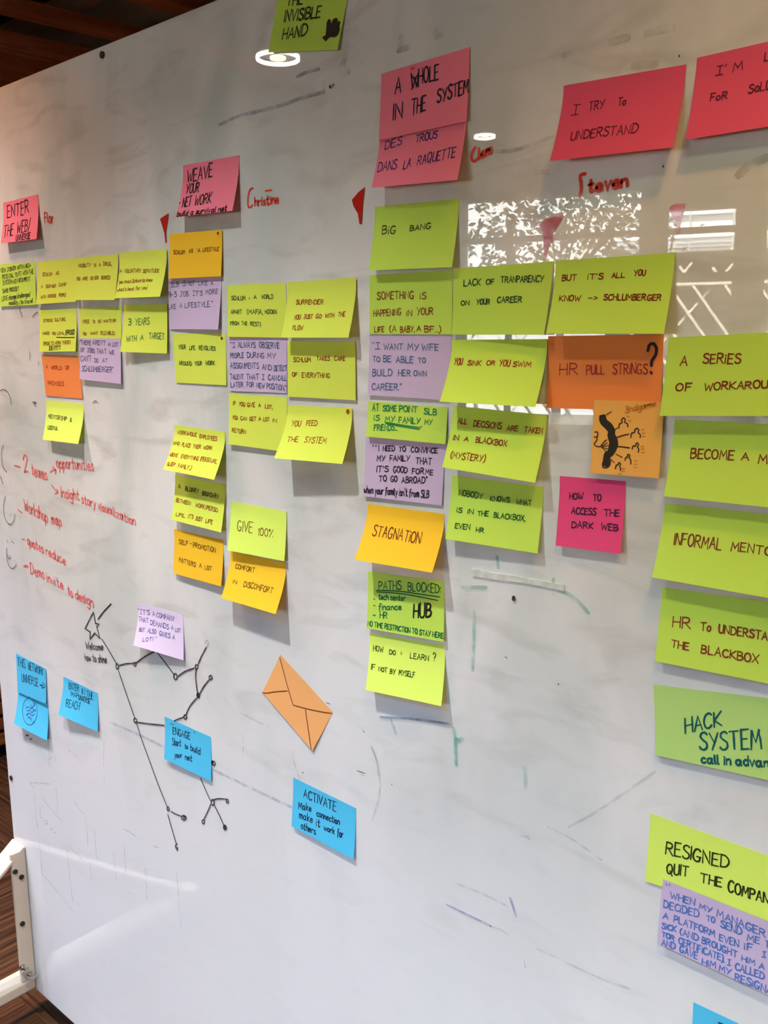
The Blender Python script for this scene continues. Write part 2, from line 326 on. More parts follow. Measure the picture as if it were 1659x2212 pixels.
# ------------------------------------------------------------------ handwriting: a single-stroke alphabet
G = {}
def g(txt):
    for l in txt.strip().split('\n'):
        ch, d = l.split(' ', 1); G[ch] = d
g("""
A 0,0 3,10 6,0|1.2,3.6 5,3.6
B 0,0 0,10|~0,10 3.8,9.6 4.6,7.6 3,5.5 0,5.2|~0,5.2 4.3,4.9 5.5,2.6 3.4,.3 0,0
C ~5.5,8.6 4,10 1.5,9.3 0,6 .3,2.4 2,.1 4,.2 5.6,1.6
D 0,0 0,10|~-.5,10 3.5,9.5 6,6.5 5.8,3 3.5,.4 -.3,0
E 5,10 0,10 0,0 5,0|0,5.2 4,5.2
F 5,10 0,10 0,0|0,5.2 4,5.2
G ~5.5,8.6 4,10 1.5,9.5 0,6 .3,2 2.5,0 5,.8 5.6,3.8|3,4 6.2,4
H 0,0 0,10|5.5,0 5.5,10|0,5 5.5,5
I 0,0 0,10
¡ 0,0 4.6,0|.6,10 4.4,10|2.4,10 2.4,0
J ~3.6,10 3.6,2.5 2.5,.2 .8,.2 0,2|.8,10 6,10
K 0,0 0,10|5.5,10 .3,4.6 5.6,0
L 0,10 0,0 5,0
M 0,0 .8,10 3.5,3.5 6.2,10 7,0
N 0,0 0,10 5.5,0 5.5,10
O ~3,10 .6,8.3 0,5 .8,1.5 3,0 5.2,1.5 6,5 5.2,8.4 3,10
P 0,0 0,10|~0,10 4,9.6 5.3,7.5 4,5.2 0,4.6
Q ~3,10 .6,8.3 0,5 .8,1.5 3,0 5.2,1.5 6,5 5.2,8.4 3,10|3.5,3 6.5,-1.8
R 0,0 0,10|~0,10 4,9.6 5,7.6 3.8,5.4 0,5|2,5 6,0
S ~5,8.8 3.3,10 .8,9.3 .3,7.2 2.5,5.3 4.8,3.8 4.8,1.3 2.8,0 .5,.5 -.3,1.6
T -.3,10 6,10|2.8,10 2.8,0
U ~0,10 0,3.5 1,.4 3,0 5,1 5.5,4 5.5,10
V 0,10 3,0 6,10
W 0,10 1.8,0 4,7 6,0 8,10
X 0,0 6,10|0,10 6,0
Y 0,10 3,5|6.3,10 1.8,0
Z 0,10 5.5,10 0,0 5.5,0
a ~4.5,5 2.5,6 .4,4.5 .2,2 1.8,0 3.6,1 4.5,4|~4.6,6 4.4,2 5.6,0
b 0,10 0,0|~0,4 2,6 4.3,4.5 4.3,1.5 2.2,0 0,1
c ~4,5 2.3,6 .3,4.2 .3,1.6 2,0 4.4,1
d 4.5,10 4.5,0|~4.5,4.5 2.4,6 .3,4.2 .3,1.5 2.2,0 4.5,1.5
e ~.3,3 4.2,3.4 3.8,5.3 2.2,6 .4,4.4 .2,2 1.8,0 4.6,1
f ~4,9.5 2.5,10 1.6,8 1.4,-2|0,5.8 3.8,5.8
g ~4.4,5 2.3,6 .3,4.3 .3,1.8 2,.3 4.3,1.8|~4.5,6 4.5,-2 3,-4 .3,-3
h 0,10 0,0|~0,4 2,6 3.8,5 4.2,0
i 0,6 0,0|0,8.7 .4,8.2
j ~2,6 2,-2.5 .3,-4|2,8.7 2.4,8.2
k 0,10 0,0|4,6 .3,2.8 4.2,0
l ~0,10 0,2 1.2,0
m 0,6 0,0|~0,4 1.5,6 2.8,5 3,0|~3,4 4.6,6 5.8,5 6.2,0
n 0,6 0,0|~0,4 2,6 3.8,5 4.2,0
o ~2.2,6 .4,4.6 .3,1.6 2.2,0 4.2,1.6 4.2,4.6 2.2,6
p 0,6 -.3,-4|~0,4 2,6 4.3,4.5 4.3,1.5 2.2,0 0,1
q 4.4,6 4.4,-4|~4.4,4.5 2.3,6 .3,4.2 .3,1.5 2.2,0 4.4,1.5
r 0,6 0,0|~0,3.6 1.6,5.8 3.3,5.6
s ~3.6,5.2 2,6 .5,5 1.2,3.4 3.4,2.4 3.4,.8 1.6,0 0,.8
t ~1.6,9.4 1.6,1.2 2.6,0 4,.8|0,6 3.8,6.2
u ~0,6 .2,1.5 1.6,0 3.4,1 4.2,6|4.2,6 4.4,0
v 0,6 2,0 4,6
w 0,6 1.4,0 3,5 4.6,0 6,6
x 0,0 4,6|0,6 4,0
y 0,6 2.2,.5|4.4,6 .8,-4
z 0,6 4,6 0,0 4.4,0
0 ~2.5,10 .4,8 0,5 .6,1.6 2.5,0 4.5,1.6 5,5 4.5,8.2 2.5,10
1 .2,7.6 2,10 2,0
2 ~0,8 1.6,10 4,9.4 4.4,7 2,3 0,0|0,0 2,.8 5,-.4
3 ~0,9 2.5,10 4.6,8 3.6,5.8 1.6,5.2 4.4,4.4 4.8,2 2.6,0 0,1
4 4,0 4,10 0,3.5 5.5,3.5
5 4.6,10 .8,10 .5,5.8|~.5,5.8 3,6.2 4.8,4 4,1 2,0 0,.8
6 ~4,10 1,7 0,3 1,.4 3,0 4.6,1.6 4.2,4 2,4.8 .3,3
7 0,10 5,10 1.8,0
8 ~2.5,5.2 .6,7 1,9.3 2.6,10 4.3,9 4,7 2.5,5.2 .3,3 .8,.6 2.6,0 4.6,.8 4.6,3 2.5,5.2
9 ~4.6,7.5 3,5.2 .6,6 .3,8.4 2,10 4,9.4 4.6,7.5 4.2,3 2.8,0
. 0,0 .5,.3
, .6,1 0,-1.6
: 0,1.5 .4,1.8|0,6.5 .4,6.8
' .5,10.5 .1,8
" 0,10.5 -.1,8.2|1.6,10.5 1.4,8.2
! 0,10 0,3|0,.4 .2,0
? ~-.2,7.6 .6,9.6 2.8,10 4.4,8.2 3.8,6 2.2,4.4 2,2.6|2,.4 2.3,0
( ~2,11 .4,8 0,4.6 .6,1 2.2,-1.6
) ~0,11 1.6,8 2,4.6 1.5,1 0,-1.6
- 0,4.6 4,4.6
/ 0,-1.5 3.6,11
> 0,7.6 3.4,4.6 0,1.8
& ~5.6,0 1,7 1,9.2 2.4,10 3.6,8.8 2.8,6.6 .3,3.4 .3,1 2,0 4,1.2 5.4,4
% 6,10 1,0|~1,9.8 0,8.4 .8,7.2 2,8.4 1,9.8|5.6,.6 6,.2
""")
def smooth(p, k=4):
    if len(p) < 3: return p
    out = []
    q = [p[0]]+list(p)+[p[-1]]
    if p[0] == p[-1]: q[0] = p[-2]; q[-1] = p[1]
    for i in range(1, len(q)-2):
        a, b, c, d = q[i-1:i+3]
        for j in range(k):
            t = j/k
            out.append(tuple(.5*(2*b[n]+(c[n]-a[n])*t+(2*a[n]-5*b[n]+4*c[n]-d[n])*t*t+(3*b[n]-a[n]-3*c[n]+d[n])*t**3) for n in (0, 1)))
    out.append(tuple(p[-1])); return out
def pts(s): return [tuple(float(v) for v in a.split(',')) for a in s.split()]
def glyph(ch):
    out = []
    for st_ in G[ch].split('|'):
        out.append(smooth(pts(st_[1:]), 4) if st_[0] == '~' else pts(st_))
    return out
GW = {}
for ch in G:
    xs = [x for st_ in glyph(ch) for x, _ in st_]; GW[ch] = (min(xs), max(xs))
def layout(text, rnd):
    """strokes of a line in glyph units and its total length"""
    x = 0; out = []; end = 1
    for ch in text:
        if ch == ' ': x += 3.6; continue
        if ch not in G: continue
        lo, hi = GW[ch]; a = rnd.uniform(-.05, .05); sy = rnd.uniform(.93, 1.07); dy = rnd.uniform(-.35, .35)
        for st_ in glyph(ch):
            out.append([(x+(px-lo)-a*py*.6+rnd.uniform(-.12, .12), py*sy+dy+a*(px-lo)) for px, py in st_])
        end = x+hi-lo; x = end+rnd.uniform(1.5, 2.1)
    return out, max(end, .8)
def ribbon(mb, p, wd, f):
    """flat ink stroke of width wd (mm) along the 2D path p (mm), mapped by f"""
    q = [p[0]]
    for a, b in zip(p, p[1:]):
        l = math.dist(a, b)
        if l < 1e-4: continue
        n = max(1, int(l/7)); q += [(a[0]+(b[0]-a[0])*i/n, a[1]+(b[1]-a[1])*i/n) for i in range(1, n+1)]
    if len(q) < 2: q = [p[0], (p[0][0]+.3, p[0][1])]
    closed = math.dist(q[0], q[-1]) < .05 and len(q) > 4
    ln = lambda a, b: (max(math.dist(a, b), 1e-6))
    if not closed:
        e = .35*wd
        l = ln(q[0], q[1]); q[0] = (q[0][0]-(q[1][0]-q[0][0])/l*e, q[0][1]-(q[1][1]-q[0][1])/l*e)
        l = ln(q[-2], q[-1]); q[-1] = (q[-1][0]+(q[-1][0]-q[-2][0])/l*e, q[-1][1]+(q[-1][1]-q[-2][1])/l*e)
    vs = []; n = len(q)
    for i in range(n):
        a = q[i-1] if i else (q[-2] if closed else None); c = q[i+1] if i < n-1 else (q[1] if closed else None); b = q[i]
        d1 = ((b[0]-a[0])/ln(a, b), (b[1]-a[1])/ln(a, b)) if a else None; d2 = ((c[0]-b[0])/ln(b, c), (c[1]-b[1])/ln(b, c)) if c else None
        d1 = d1 or d2; d2 = d2 or d1
        t = (d1[0]+d2[0], d1[1]+d2[1]); l = math.hypot(*t)
        if l < .5: t = d1; l = 1
        nx, ny = -t[1]/l, t[0]/l; k = min(1.6, 1/max(.3, abs(nx*-d1[1]+ny*d1[0])))
        h = wd*.5*k*(.72 if (not closed and i in (0, n-1)) else 1)
        vs += [(b[0]+nx*h, b[1]+ny*h), (b[0]-nx*h, b[1]-ny*h)]
    mb.add([f(*v) for v in vs], [(2*i, 2*i+1, 2*i+3, 2*i+2) for i in range(n-1)])
def write(mb, entries, wd, f, sx, sy, rnd, updir):
    """entries in local units; sx, sy turn them into mm; updir is the sign of 'up' on the second axis"""
    for e in entries:
        if len(e) == 2:
            p = [(a*sx, b*sy) for a, b in e[1]]
            if e[0] == '@': mb.add([f(*v) for v in p], [tuple(range(len(p)))])
            else: ribbon(mb, smooth(p, 4) if e[0] == '~' else p, wd, f)
            continue
        tx, a0, b0, a1, b1, h = e
        st_, tot = layout(tx, rnd)
        for s_ in st_:
            p = [((a0+(a1-a0)*x/tot)*sx, (b0+(b1-b0)*x/tot)*sy+updir*h*sy*y/10) for x, y in s_]
            ribbon(mb, p, wd*rnd.uniform(.9, 1.12), f)

NOTES=[
('green','lime note with THE INVISIBLE HAND and a black hand drawing at the top edge',[(-0.9244,1.9753),(-0.801,1.947),(-0.8209,1.872),(-0.9448,1.8941)],0.004,0.004,0.0004,[('handwriting',None,(52,40,22),2.3,[('THE',0.1557,0.3413,0.3863,0.3314,0.1373),('INVISIBLE',0.1611,0.5704,0.6712,0.5283,0.1557),('HAND',0.1789,0.8278,0.5257,0.7725,0.158)]),('hand_drawing','solid black hand silhouette',(46,34,20),1.6,[('@',[(0.7576,0.8139),(0.8003,0.7819),(0.7925,0.6981),(0.7817,0.6146),(0.7886,0.5651),(0.8057,0.5524),(0.8291,0.5664),(0.8465,0.625),(0.8532,0.5838),(0.8663,0.5511),(0.8991,0.5389),(0.9224,0.5529),(0.9307,0.6062),(0.9423,0.5834),(0.9626,0.5907),(0.9701,0.6142),(0.9675,0.6674),(0.9824,0.7047),(0.9762,0.763),(0.9635,0.7961),(0.9357,0.8169),(0.8631,0.8143),(0.8371,0.847),(0.8182,0.8749)])])]),
('pink','pink note reading ENTER THE WEB UNIVERSE at the left edge',[(-1.6931,1.7856),(-1.5634,1.7868),(-1.5627,1.7098),(-1.6924,1.7121)],0.0111,0.0094,0.0004,[('handwriting',None,(58,24,34),2.2,[('ENTER',0.1198,0.3799,0.7346,0.3709,0.2874),('THE',0.0567,0.8645,0.3332,0.8319,0.2755),('WEB/',0.4343,0.8041,0.7937,0.7706,0.2638),('UNIVERSE',0.4298,0.9758,0.8258,0.9661,0.132)])]),
('pink','pink note reading WEAVE YOUR NETWORK,build a survival net',[(-1.1413,1.7809),(-1.0148,1.7781),(-1.0165,1.7037),(-1.1429,1.7072)],0.015,0.0138,0.0006,[('handwriting',None,(44,22,26),2.0,[('WEAVE',0.0892,0.3361,0.544,0.3018,0.2339),('YOUR',0.0944,0.5552,0.3338,0.5497,0.1811),('NET',0.0739,0.8261,0.2309,0.8032,0.1927),('WORK',0.3001,0.8208,0.5924,0.7951,0.1893),('.',0.0067,0.7268,0.0269,0.726,0.0703),('build a survival net',0.0111,0.9877,0.8988,0.9832,0.0991)])]),
('pink','pink note reading A HOLE IN THE SYSTEM,stuck above another pink note',[(-0.7527,1.8325),(-0.6255,1.8357),(-0.6262,1.7601),(-0.7548,1.7586)],0.003,0.003,0.0016,[('handwriting',None,(30,14,40),2.0,[('A',0.1747,0.3488,0.2443,0.3432,0.2303),('W',0.3616,0.3576,0.452,0.3515,0.2343),('X',0.3685,0.36,0.4493,0.3506,0.2177),('HOLE',0.4482,0.3118,0.6724,0.3157,0.2149),('IN',0.167,0.7325,0.2747,0.739,0.2349),('THE',0.3812,0.7286,0.5389,0.7095,0.2178),('SYSTEM',0.6704,0.6511,1.0027,0.6049,0.1844)]),('red_scribble','small red scribble above the crossed-out letter',(170,30,45),0.9,[('w',0.3514,0.0724,0.403,0.0713,0.066)])]),
('pink','pink note reading DES TROUS DANS LA RAQUETTE under another pink note',[(-0.7554,1.7811),(-0.6289,1.7802),(-0.6295,1.6979),(-0.7559,1.7042)],0.0162,0.0162,0.0004,[('handwriting',None,(62,42,105),1.4,[('DES',0.0746,0.4374,0.2773,0.3907,0.1151),('TROUS',0.4459,0.4038,0.6905,0.384,0.1052),('DANS',0.032,0.7589,0.2622,0.752,0.1432),('LA',0.3489,0.7645,0.429,0.7424,0.128),('RAQUETTE',0.5095,0.7294,0.9263,0.6887,0.133)])]),
('rose','deep pink note reading I TRY TO UNDERSTAND',[(-0.5088,1.7762),(-0.3809,1.7714),(-0.3836,1.6976),(-0.5116,1.702)],0.0182,0.0143,0.0004,[('handwriting',None,(96,20,50),1.3,[('¡',0.0983,0.405,0.1656,0.4053,0.1238),('TRY',0.2483,0.3912,0.3768,0.3773,0.1112),('To',0.4922,0.3755,0.5545,0.3724,0.0909),('UNDERSTAND',0.1398,0.7461,0.6958,0.7545,0.1155)])]),
('rose',"deep pink note starting I'M,cut off by the right edge",[(-0.371,1.775),(-0.2595,1.7761),(-0.2602,1.7035),(-0.3739,1.7035)],0.01,0.01,0.0004,[('handwriting',None,(96,20,50),1.3,[('¡',0.1727,0.2613,0.2293,0.2671,0.106),("' M",0.2464,0.2724,0.3828,0.2608,0.1102),('L',0.55,0.2145,0.587,0.2184,0.0899),('FoR',0.1571,0.567,0.2918,0.5748,0.0875),('SoLU',0.4586,0.5598,0.6267,0.5567,0.1009)])]),
('green','lime note crowded with small dark writing,leftmost in its row',[(-1.7295,1.6775),(-1.5919,1.673),(-1.5944,1.5978),(-1.7334,1.5987)],0.003,0.0028,0.0004,[('handwriting',None,(34,50,20),1.3,[('NEW JOINER WITH HIGH',0.0562,0.2001,0.8869,0.1142,0.0939),('POTENTIAL TO FIT WITH THE',0.0891,0.359,0.9503,0.266,0.0975),('SYSTEM o ENVIRONMENT',0.1051,0.4922,0.8658,0.4259,0.0947),('SAME MINDSET',0.0924,0.6814,0.5544,0.6379,0.0919),('LOVE change/challenges/',0.0756,0.8647,0.86,0.7876,0.1033),('mobility /to travel',0.2723,0.9757,0.921,0.9488,0.0986)])]),
('lime','yellow-green note with three short lines about a summer camp',[(-1.5807,1.6723),(-1.4488,1.6704),(-1.4515,1.5979),(-1.5883,1.5981)],0.006,0.006,0.0004,[('handwriting',None,(132,56,14),1.1,[('SCHLUM',0.1239,0.3399,0.3785,0.3431,0.0784),('AS',0.473,0.3367,0.5497,0.3337,0.0683),('A',0.1064,0.6224,0.1506,0.6224,0.0665),('SUMMER',0.2295,0.6218,0.4972,0.6335,0.0725),('CAMP',0.5602,0.6148,0.7439,0.6176,0.0718),('WITH',0.119,0.8674,0.2499,0.8664,0.0636),('DIVERSE',0.2957,0.8568,0.5059,0.8614,0.0696),('PEOPLE',0.5808,0.8539,0.7546,0.8532,0.069)])]),
('lime','yellow-green note reading MOBILITY IS A DRUG,YOU ARE NEVER BORED',[(-1.4485,1.6707),(-1.3219,1.6682),(-1.3258,1.596),(-1.4469,1.6002)],0.008,0.009,0.0014,[('handwriting',None,(132,52,14),1.1,[('MOBILITY',0.044,0.2324,0.3586,0.2295,0.0813),('IS',0.4328,0.2344,0.4819,0.233,0.0668),('A',0.5551,0.2348,0.5955,0.2344,0.0632),('DRUG,',0.6532,0.2292,0.8534,0.2423,0.0805),('YOU',-0.0064,0.5331,0.0894,0.5307,0.0762),('ARE',0.1445,0.5282,0.2815,0.5292,0.0722),('NEVER',0.3458,0.5288,0.5595,0.5299,0.0741),('BORED',0.6221,0.531,0.8365,0.5369,0.0756)])]),
('lime','yellow-green note reading A VOLUNTARY SERVITUDE,curling off at its lower edge',[(-1.3153,1.6699),(-1.189,1.6668),(-1.1907,1.5957),(-1.317,1.5981)],0.0133,0.0152,0.0022,[('handwriting',None,(138,62,12),1.1,[('A',0.0074,0.4358,0.0564,0.4373,0.0646),('VOLUNTARY',0.1254,0.4429,0.4851,0.4547,0.073),('SERViTUDE',0.5377,0.4679,0.8748,0.4815,0.0718),("'you trust Schlum to know",0.0232,0.6765,0.768,0.6639,0.0738),("what's best for you'",0.0224,0.8489,0.6975,0.8273,0.077)])]),
('lime','yellow-green note about strong culture with a thick black underline',[(-1.5894,1.5877),(-1.4608,1.5872),(-1.4632,1.5141),(-1.5898,1.5133)],0.0046,0.006,0.0004,[('handwriting',None,(132,56,18),1.1,[('STRONG',0.1073,0.2841,0.3631,0.2876,0.0672),('CULTURE',0.4208,0.2767,0.71,0.2763,0.0665),('MAKES',0.0801,0.5867,0.2746,0.588,0.0676),('YOU',0.3423,0.5898,0.4443,0.6036,0.0671),('LOYAL',0.4936,0.6012,0.6779,0.5931,0.0668),('(PRIDE TO WORK THERE)',0.1039,0.8466,0.8517,0.8178,0.079)]),('black_handwriting','words and underline in black ink',(30,32,14),1.4,[('/PROUD',0.7062,0.6214,0.9555,0.5969,0.1105),('IDENTITY',0.2759,0.962,0.5961,0.9517,0.0975),('~',[(0.4672,0.6561),(0.7186,0.6696),(0.9572,0.6718)])])]),
('lime','yellow-green note reading FREE TO DO WHATEVER YOU WANT above a purple note',[(-1.4491,1.5869),(-1.3235,1.5856),(-1.3285,1.5154),(-1.4594,1.5149)],0.001,0.001,0.0004,[('handwriting',None,(142,62,14),1.1,[('FREE',0.0845,0.3492,0.2374,0.3504,0.0719),('TO',0.3187,0.3527,0.3796,0.3545,0.0653),('DO',0.4547,0.3473,0.5229,0.3493,0.0619),('WHATEVER',0.5873,0.3481,0.8825,0.3415,0.0648),('YOU',0.0821,0.6287,0.1759,0.6338,0.0661),('WANT',0.2734,0.6201,0.4513,0.6208,0.0658),('(FLEXIBLE)',0.5173,0.6254,0.8512,0.6327,0.0746)])]),
('purple',"purple note about not many jobs we can't do,between orange and lime notes",[(-1.4543,1.5366),(-1.3283,1.5347),(-1.3294,1.4607),(-1.4553,1.4667)],0.0043,0.0027,0.0024,[('handwriting',None,(78,86,130),1.3,[('"THERE',0.0116,0.1513,0.2923,0.1668,0.1044),("AREN'T",0.335,0.1499,0.6475,0.1501,0.1039),('A',0.7113,0.1682,0.7673,0.1697,0.0846),('LOT',0.8148,0.176,0.9569,0.1722,0.0806),('OF',0.0247,0.3288,0.1276,0.3291,0.0849),('JOBS',0.1955,0.3374,0.3749,0.3451,0.0993),('THAT',0.4328,0.3503,0.6613,0.3474,0.103),('WE',0.7304,0.3488,0.8527,0.3536,0.0846),("CAN'T",0.0248,0.5659,0.2887,0.5397,0.1227),('DO',0.3702,0.5657,0.4641,0.5592,0.0945),('AT',0.5669,0.5521,0.691,0.5436,0.0894),('SCHLUMBERGER"',0.0539,0.7926,0.8217,0.7602,0.1208)])]),
('lime','yellow-green note reading 3 YEARS WITH A TARGET',[(-1.3118,1.5883),(-1.1939,1.5853),(-1.1958,1.5104),(-1.3144,1.5132)],0.01,0.0031,0.003,[('handwriting',None,(34,100,70),1.4,[('3',0.1205,0.4272,0.1896,0.4238,0.1298),('YEARS',0.2927,0.4245,0.6043,0.4153,0.1342),('WiTH',0.1095,0.7725,0.3332,0.7587,0.1133),('A',0.4255,0.7397,0.4961,0.7339,0.0921),('TARGET',0.6147,0.7049,0.9411,0.7087,0.1188)])]),
('orange','orange note reading A WORLD OF PROMISES',[(-1.5927,1.5086),(-1.4643,1.506),(-1.4579,1.4324),(-1.5859,1.4336)],0.0012,0.0012,0.0004,[('handwriting',None,(160,66,14),1.3,[('A',0.0923,0.3345,0.1426,0.3359,0.0868),('WORLD',0.2354,0.3427,0.5253,0.3474,0.0864),('OF',0.6243,0.3239,0.7316,0.3279,0.0853),('PROMiSES',0.0982,0.737,0.5379,0.7289,0.1022)])]),
('brightlime','lime note reading MENTORSHIP & USEFUL below the orange note',[(-1.5878,1.4255),(-1.4584,1.4234),(-1.4596,1.3536),(-1.589,1.3529)],0.0121,0.0148,0.0004,[('handwriting',None,(64,80,22),1.3,[('MENTORSHIP',0.0636,0.4474,0.5781,0.4662,0.0906),('&',0.67,0.4785,0.7178,0.4776,0.0895),('USEFUL',0.0945,0.7296,0.3815,0.7243,0.0859)])]),
('gold',"golden yellow note ending 'A LIFESTYLE' with a red dot",[(-1.1808,1.6879),(-1.056,1.6834),(-1.0583,1.6192),(-1.1831,1.6223)],0.0042,0.0031,0.0016,[('handwriting',None,(112,46,10),1.1,[('SCHLUM',0.0843,0.4609,0.3078,0.4653,0.0871),('AS',0.3877,0.4446,0.4602,0.4467,0.0761),("'A",0.5393,0.4525,0.6062,0.451,0.0855),("LiFESTYLE'",0.6526,0.4413,0.953,0.4448,0.0818)]),('ink_dot','red dot in the corner',(170,60,25),2.0,[('@',[(0.9466,0.0727),(0.9439,0.09),(0.9367,0.1023),(0.9271,0.1061),(0.9177,0.1005),(0.9109,0.087),(0.9086,0.0692),(0.9114,0.0518),(0.9185,0.0396),(0.9281,0.0358),(0.9376,0.0414),(0.9443,0.0549)])])]),
('purple','purple note about a 9-5 job below the golden lifestyle note',[(-1.1919,1.6313),(-1.0621,1.6273),(-1.0676,1.5448),(-1.192,1.5475)],0.0015,0.006,0.0004,[('handwriting',None,(90,98,132),1.2,[('"SLB',0.025,0.249,0.2155,0.2462,0.0828),('iS',0.2845,0.2428,0.3456,0.2313,0.0818),('NOT',0.386,0.2298,0.5187,0.2283,0.0683),('LiKE',0.5878,0.2277,0.7545,0.2351,0.0677),('A',0.8108,0.238,0.857,0.2355,0.0644),('9-5',0.0104,0.4363,0.1659,0.4178,0.0966),('JOB.',0.2378,0.4205,0.4148,0.4147,0.085),("¡T'S",0.4802,0.412,0.6659,0.4066,0.0815),('MORE',0.719,0.3948,0.9463,0.3816,0.0805),('LiKE',-0.0046,0.6448,0.147,0.6327,0.0836),('A',0.2224,0.6241,0.2742,0.6193,0.0854),('LiFESTYLE."',0.3272,0.6212,0.8547,0.6045,0.0877)])]),
('lime','yellow-green note reading YOUR LIFE REVOLVES AROUND YOUR WORK',[(-1.1868,1.5405),(-1.0582,1.5389),(-1.0591,1.4647),(-1.1824,1.4659)],0.0012,0.0015,0.0004,[('handwriting',None,(34,74,24),1.2,[('YOUR',0.1005,0.3077,0.2475,0.3056,0.0854),('LiFE',0.3178,0.3196,0.4263,0.318,0.0754),('REVOLVES',0.5031,0.3168,0.8098,0.3267,0.0805),('AROUND',0.0891,0.6369,0.3453,0.6362,0.0797),('YOUR',0.4064,0.6342,0.545,0.6222,0.0783),('WORK',0.6149,0.6125,0.7893,0.6098,0.0774)]),('ink_dot','dark red dot in the corner',(92,50,22),2.0,[('@',[(0.9491,0.0892),(0.9461,0.1052),(0.9388,0.1169),(0.9292,0.1212),(0.9198,0.117),(0.9133,0.1053),(0.9112,0.0893),(0.9143,0.0734),(0.9216,0.0617),(0.9312,0.0574),(0.9405,0.0616),(0.947,0.0733)])])]),
('lime','yellow-green note reading a world apart,hidden from the rest',[(-1.051,1.6069),(-0.927,1.6042),(-0.9268,1.5316),(-1.0496,1.5342)],0.003,0.002,0.0004,[('handwriting',None,(54,88,28),1.2,[('SCHLUM',0.0745,0.2879,0.318,0.2976,0.0752),(':',0.3849,0.2876,0.3958,0.2879,0.047),('A',0.4635,0.278,0.5108,0.2793,0.0667),('WORLD',0.5956,0.2767,0.7901,0.287,0.0728),('APART',0.0578,0.5535,0.2521,0.5555,0.0722),('(MAFIA,',0.3461,0.5564,0.6137,0.5675,0.0845),('HiDDEN',0.6483,0.5546,0.8465,0.5566,0.0697),('FROM',0.0501,0.7724,0.2037,0.7719,0.069),('THE',0.2448,0.7684,0.3451,0.7715,0.0648),('REST)',0.4009,0.7815,0.5784,0.7926,0.0744)])]),
('lime','yellow-green note reading SURRENDER,YOU JUST GO WITH THE FLOW',[(-0.9224,1.6043),(-0.7969,1.6042),(-0.7969,1.5302),(-0.9224,1.5316)],0.014,0.0152,0.0018,[('handwriting',None,(146,54,16),1.2,[('SURRENDER',0.1492,0.4012,0.5555,0.4189,0.0733),('YOU',0.1491,0.6789,0.247,0.6706,0.08),('JUST',0.2992,0.6642,0.4281,0.6633,0.0726),('GO',0.479,0.6663,0.5604,0.6656,0.0684),('WiTH',0.6123,0.6549,0.7396,0.6542,0.0676),('THE',0.7968,0.6454,0.8947,0.6365,0.0726),('FLOW',0.1562,0.8596,0.3173,0.8615,0.0735)])]),
('purple','purple note reading I ALWAYS OBSERVE PEOPLE DURING MY ASSIGNMENTS',[(-1.0541,1.534),(-0.9281,1.5314),(-0.9302,1.4571),(-1.0514,1.4569)],0.0012,0.001,0.0004,[('handwriting',None,(58,84,128),1.3,[('"¡',0.0435,0.1882,0.1317,0.1863,0.0922),('ALWAYS',0.1842,0.1852,0.4856,0.187,0.1017),('OBSERVE',0.5479,0.1856,0.8796,0.1896,0.1008),('PEOPLE',0.0357,0.3865,0.2736,0.3721,0.086),('DURiNG',0.335,0.3705,0.6288,0.3742,0.0919),('MY',0.6831,0.3695,0.8198,0.3739,0.091),('ASSIGNMENTS',0.0307,0.5772,0.5308,0.5668,0.0995),('AND',0.5937,0.5763,0.7513,0.5958,0.0916),('DETECT',0.7902,0.6026,0.9997,0.5875,0.0912),('TALENT',0.0141,0.7773,0.258,0.7688,0.0865),('THAT',0.3124,0.7752,0.5274,0.7642,0.0926),('¡',0.5802,0.7656,0.6265,0.7639,0.0887),('CAN',0.6939,0.7696,0.833,0.7727,0.0917),('CALL',0.857,0.7718,0.9962,0.7665,0.0848),('LATER',0.0195,0.9322,0.2458,0.9103,0.0867),('FOR',0.3154,0.9076,0.4383,0.9111,0.0861),('NEW',0.4904,0.9174,0.6262,0.9285,0.0858),('POSiTiON."',0.6664,0.9269,0.9901,0.9546,0.092)])]),
('lime','yellow-green note ending TAKES CARE OF EVERYTHING',[(-0.9254,1.5273),(-0.7998,1.525),(-0.7992,1.4517),(-0.9265,1.4525)],0.0012,0.0012,0.0018,[('handwriting',None,(146,54,14),1.2,[('SCHLUM',0.0953,0.3673,0.3571,0.3586,0.0733),('TAKES',0.4456,0.329,0.6385,0.3274,0.0689),('CARE',0.7069,0.3251,0.8593,0.3201,0.068),('OF',0.0711,0.6291,0.1518,0.6254,0.0706),('EVERYTHiNG',0.2261,0.6379,0.6375,0.6294,0.0796)])]),
('lime','yellow-green note reading IF YOU GIVE A LOT,YOU CAN GET A LOT IN RETURN',[(-1.0562,1.4529),(-0.9312,1.4511),(-0.9321,1.3762),(-1.0554,1.3791)],0.005,0.004,0.0004,[('handwriting',None,(142,52,14),1.2,[('iF',0.0748,0.2201,0.1284,0.2205,0.0737),('YOU',0.18,0.2279,0.2871,0.2284,0.0765),('GiVE',0.3283,0.228,0.4646,0.2205,0.0757),('A',0.5265,0.2181,0.5681,0.2143,0.0627),('LOT,',0.6428,0.2292,0.765,0.2343,0.0705),('YOU',0.0649,0.498,0.1561,0.4966,0.0701),('CAN',0.211,0.4991,0.3211,0.4954,0.0659),('GET',0.3733,0.4947,0.4858,0.482,0.072),('A',0.5292,0.4805,0.5738,0.4755,0.0627),('LOT',0.6152,0.4759,0.7124,0.47,0.0673),('iN',0.7726,0.4732,0.8383,0.4707,0.0665),('RETURN',0.0627,0.753,0.3117,0.7588,0.0772)])]),
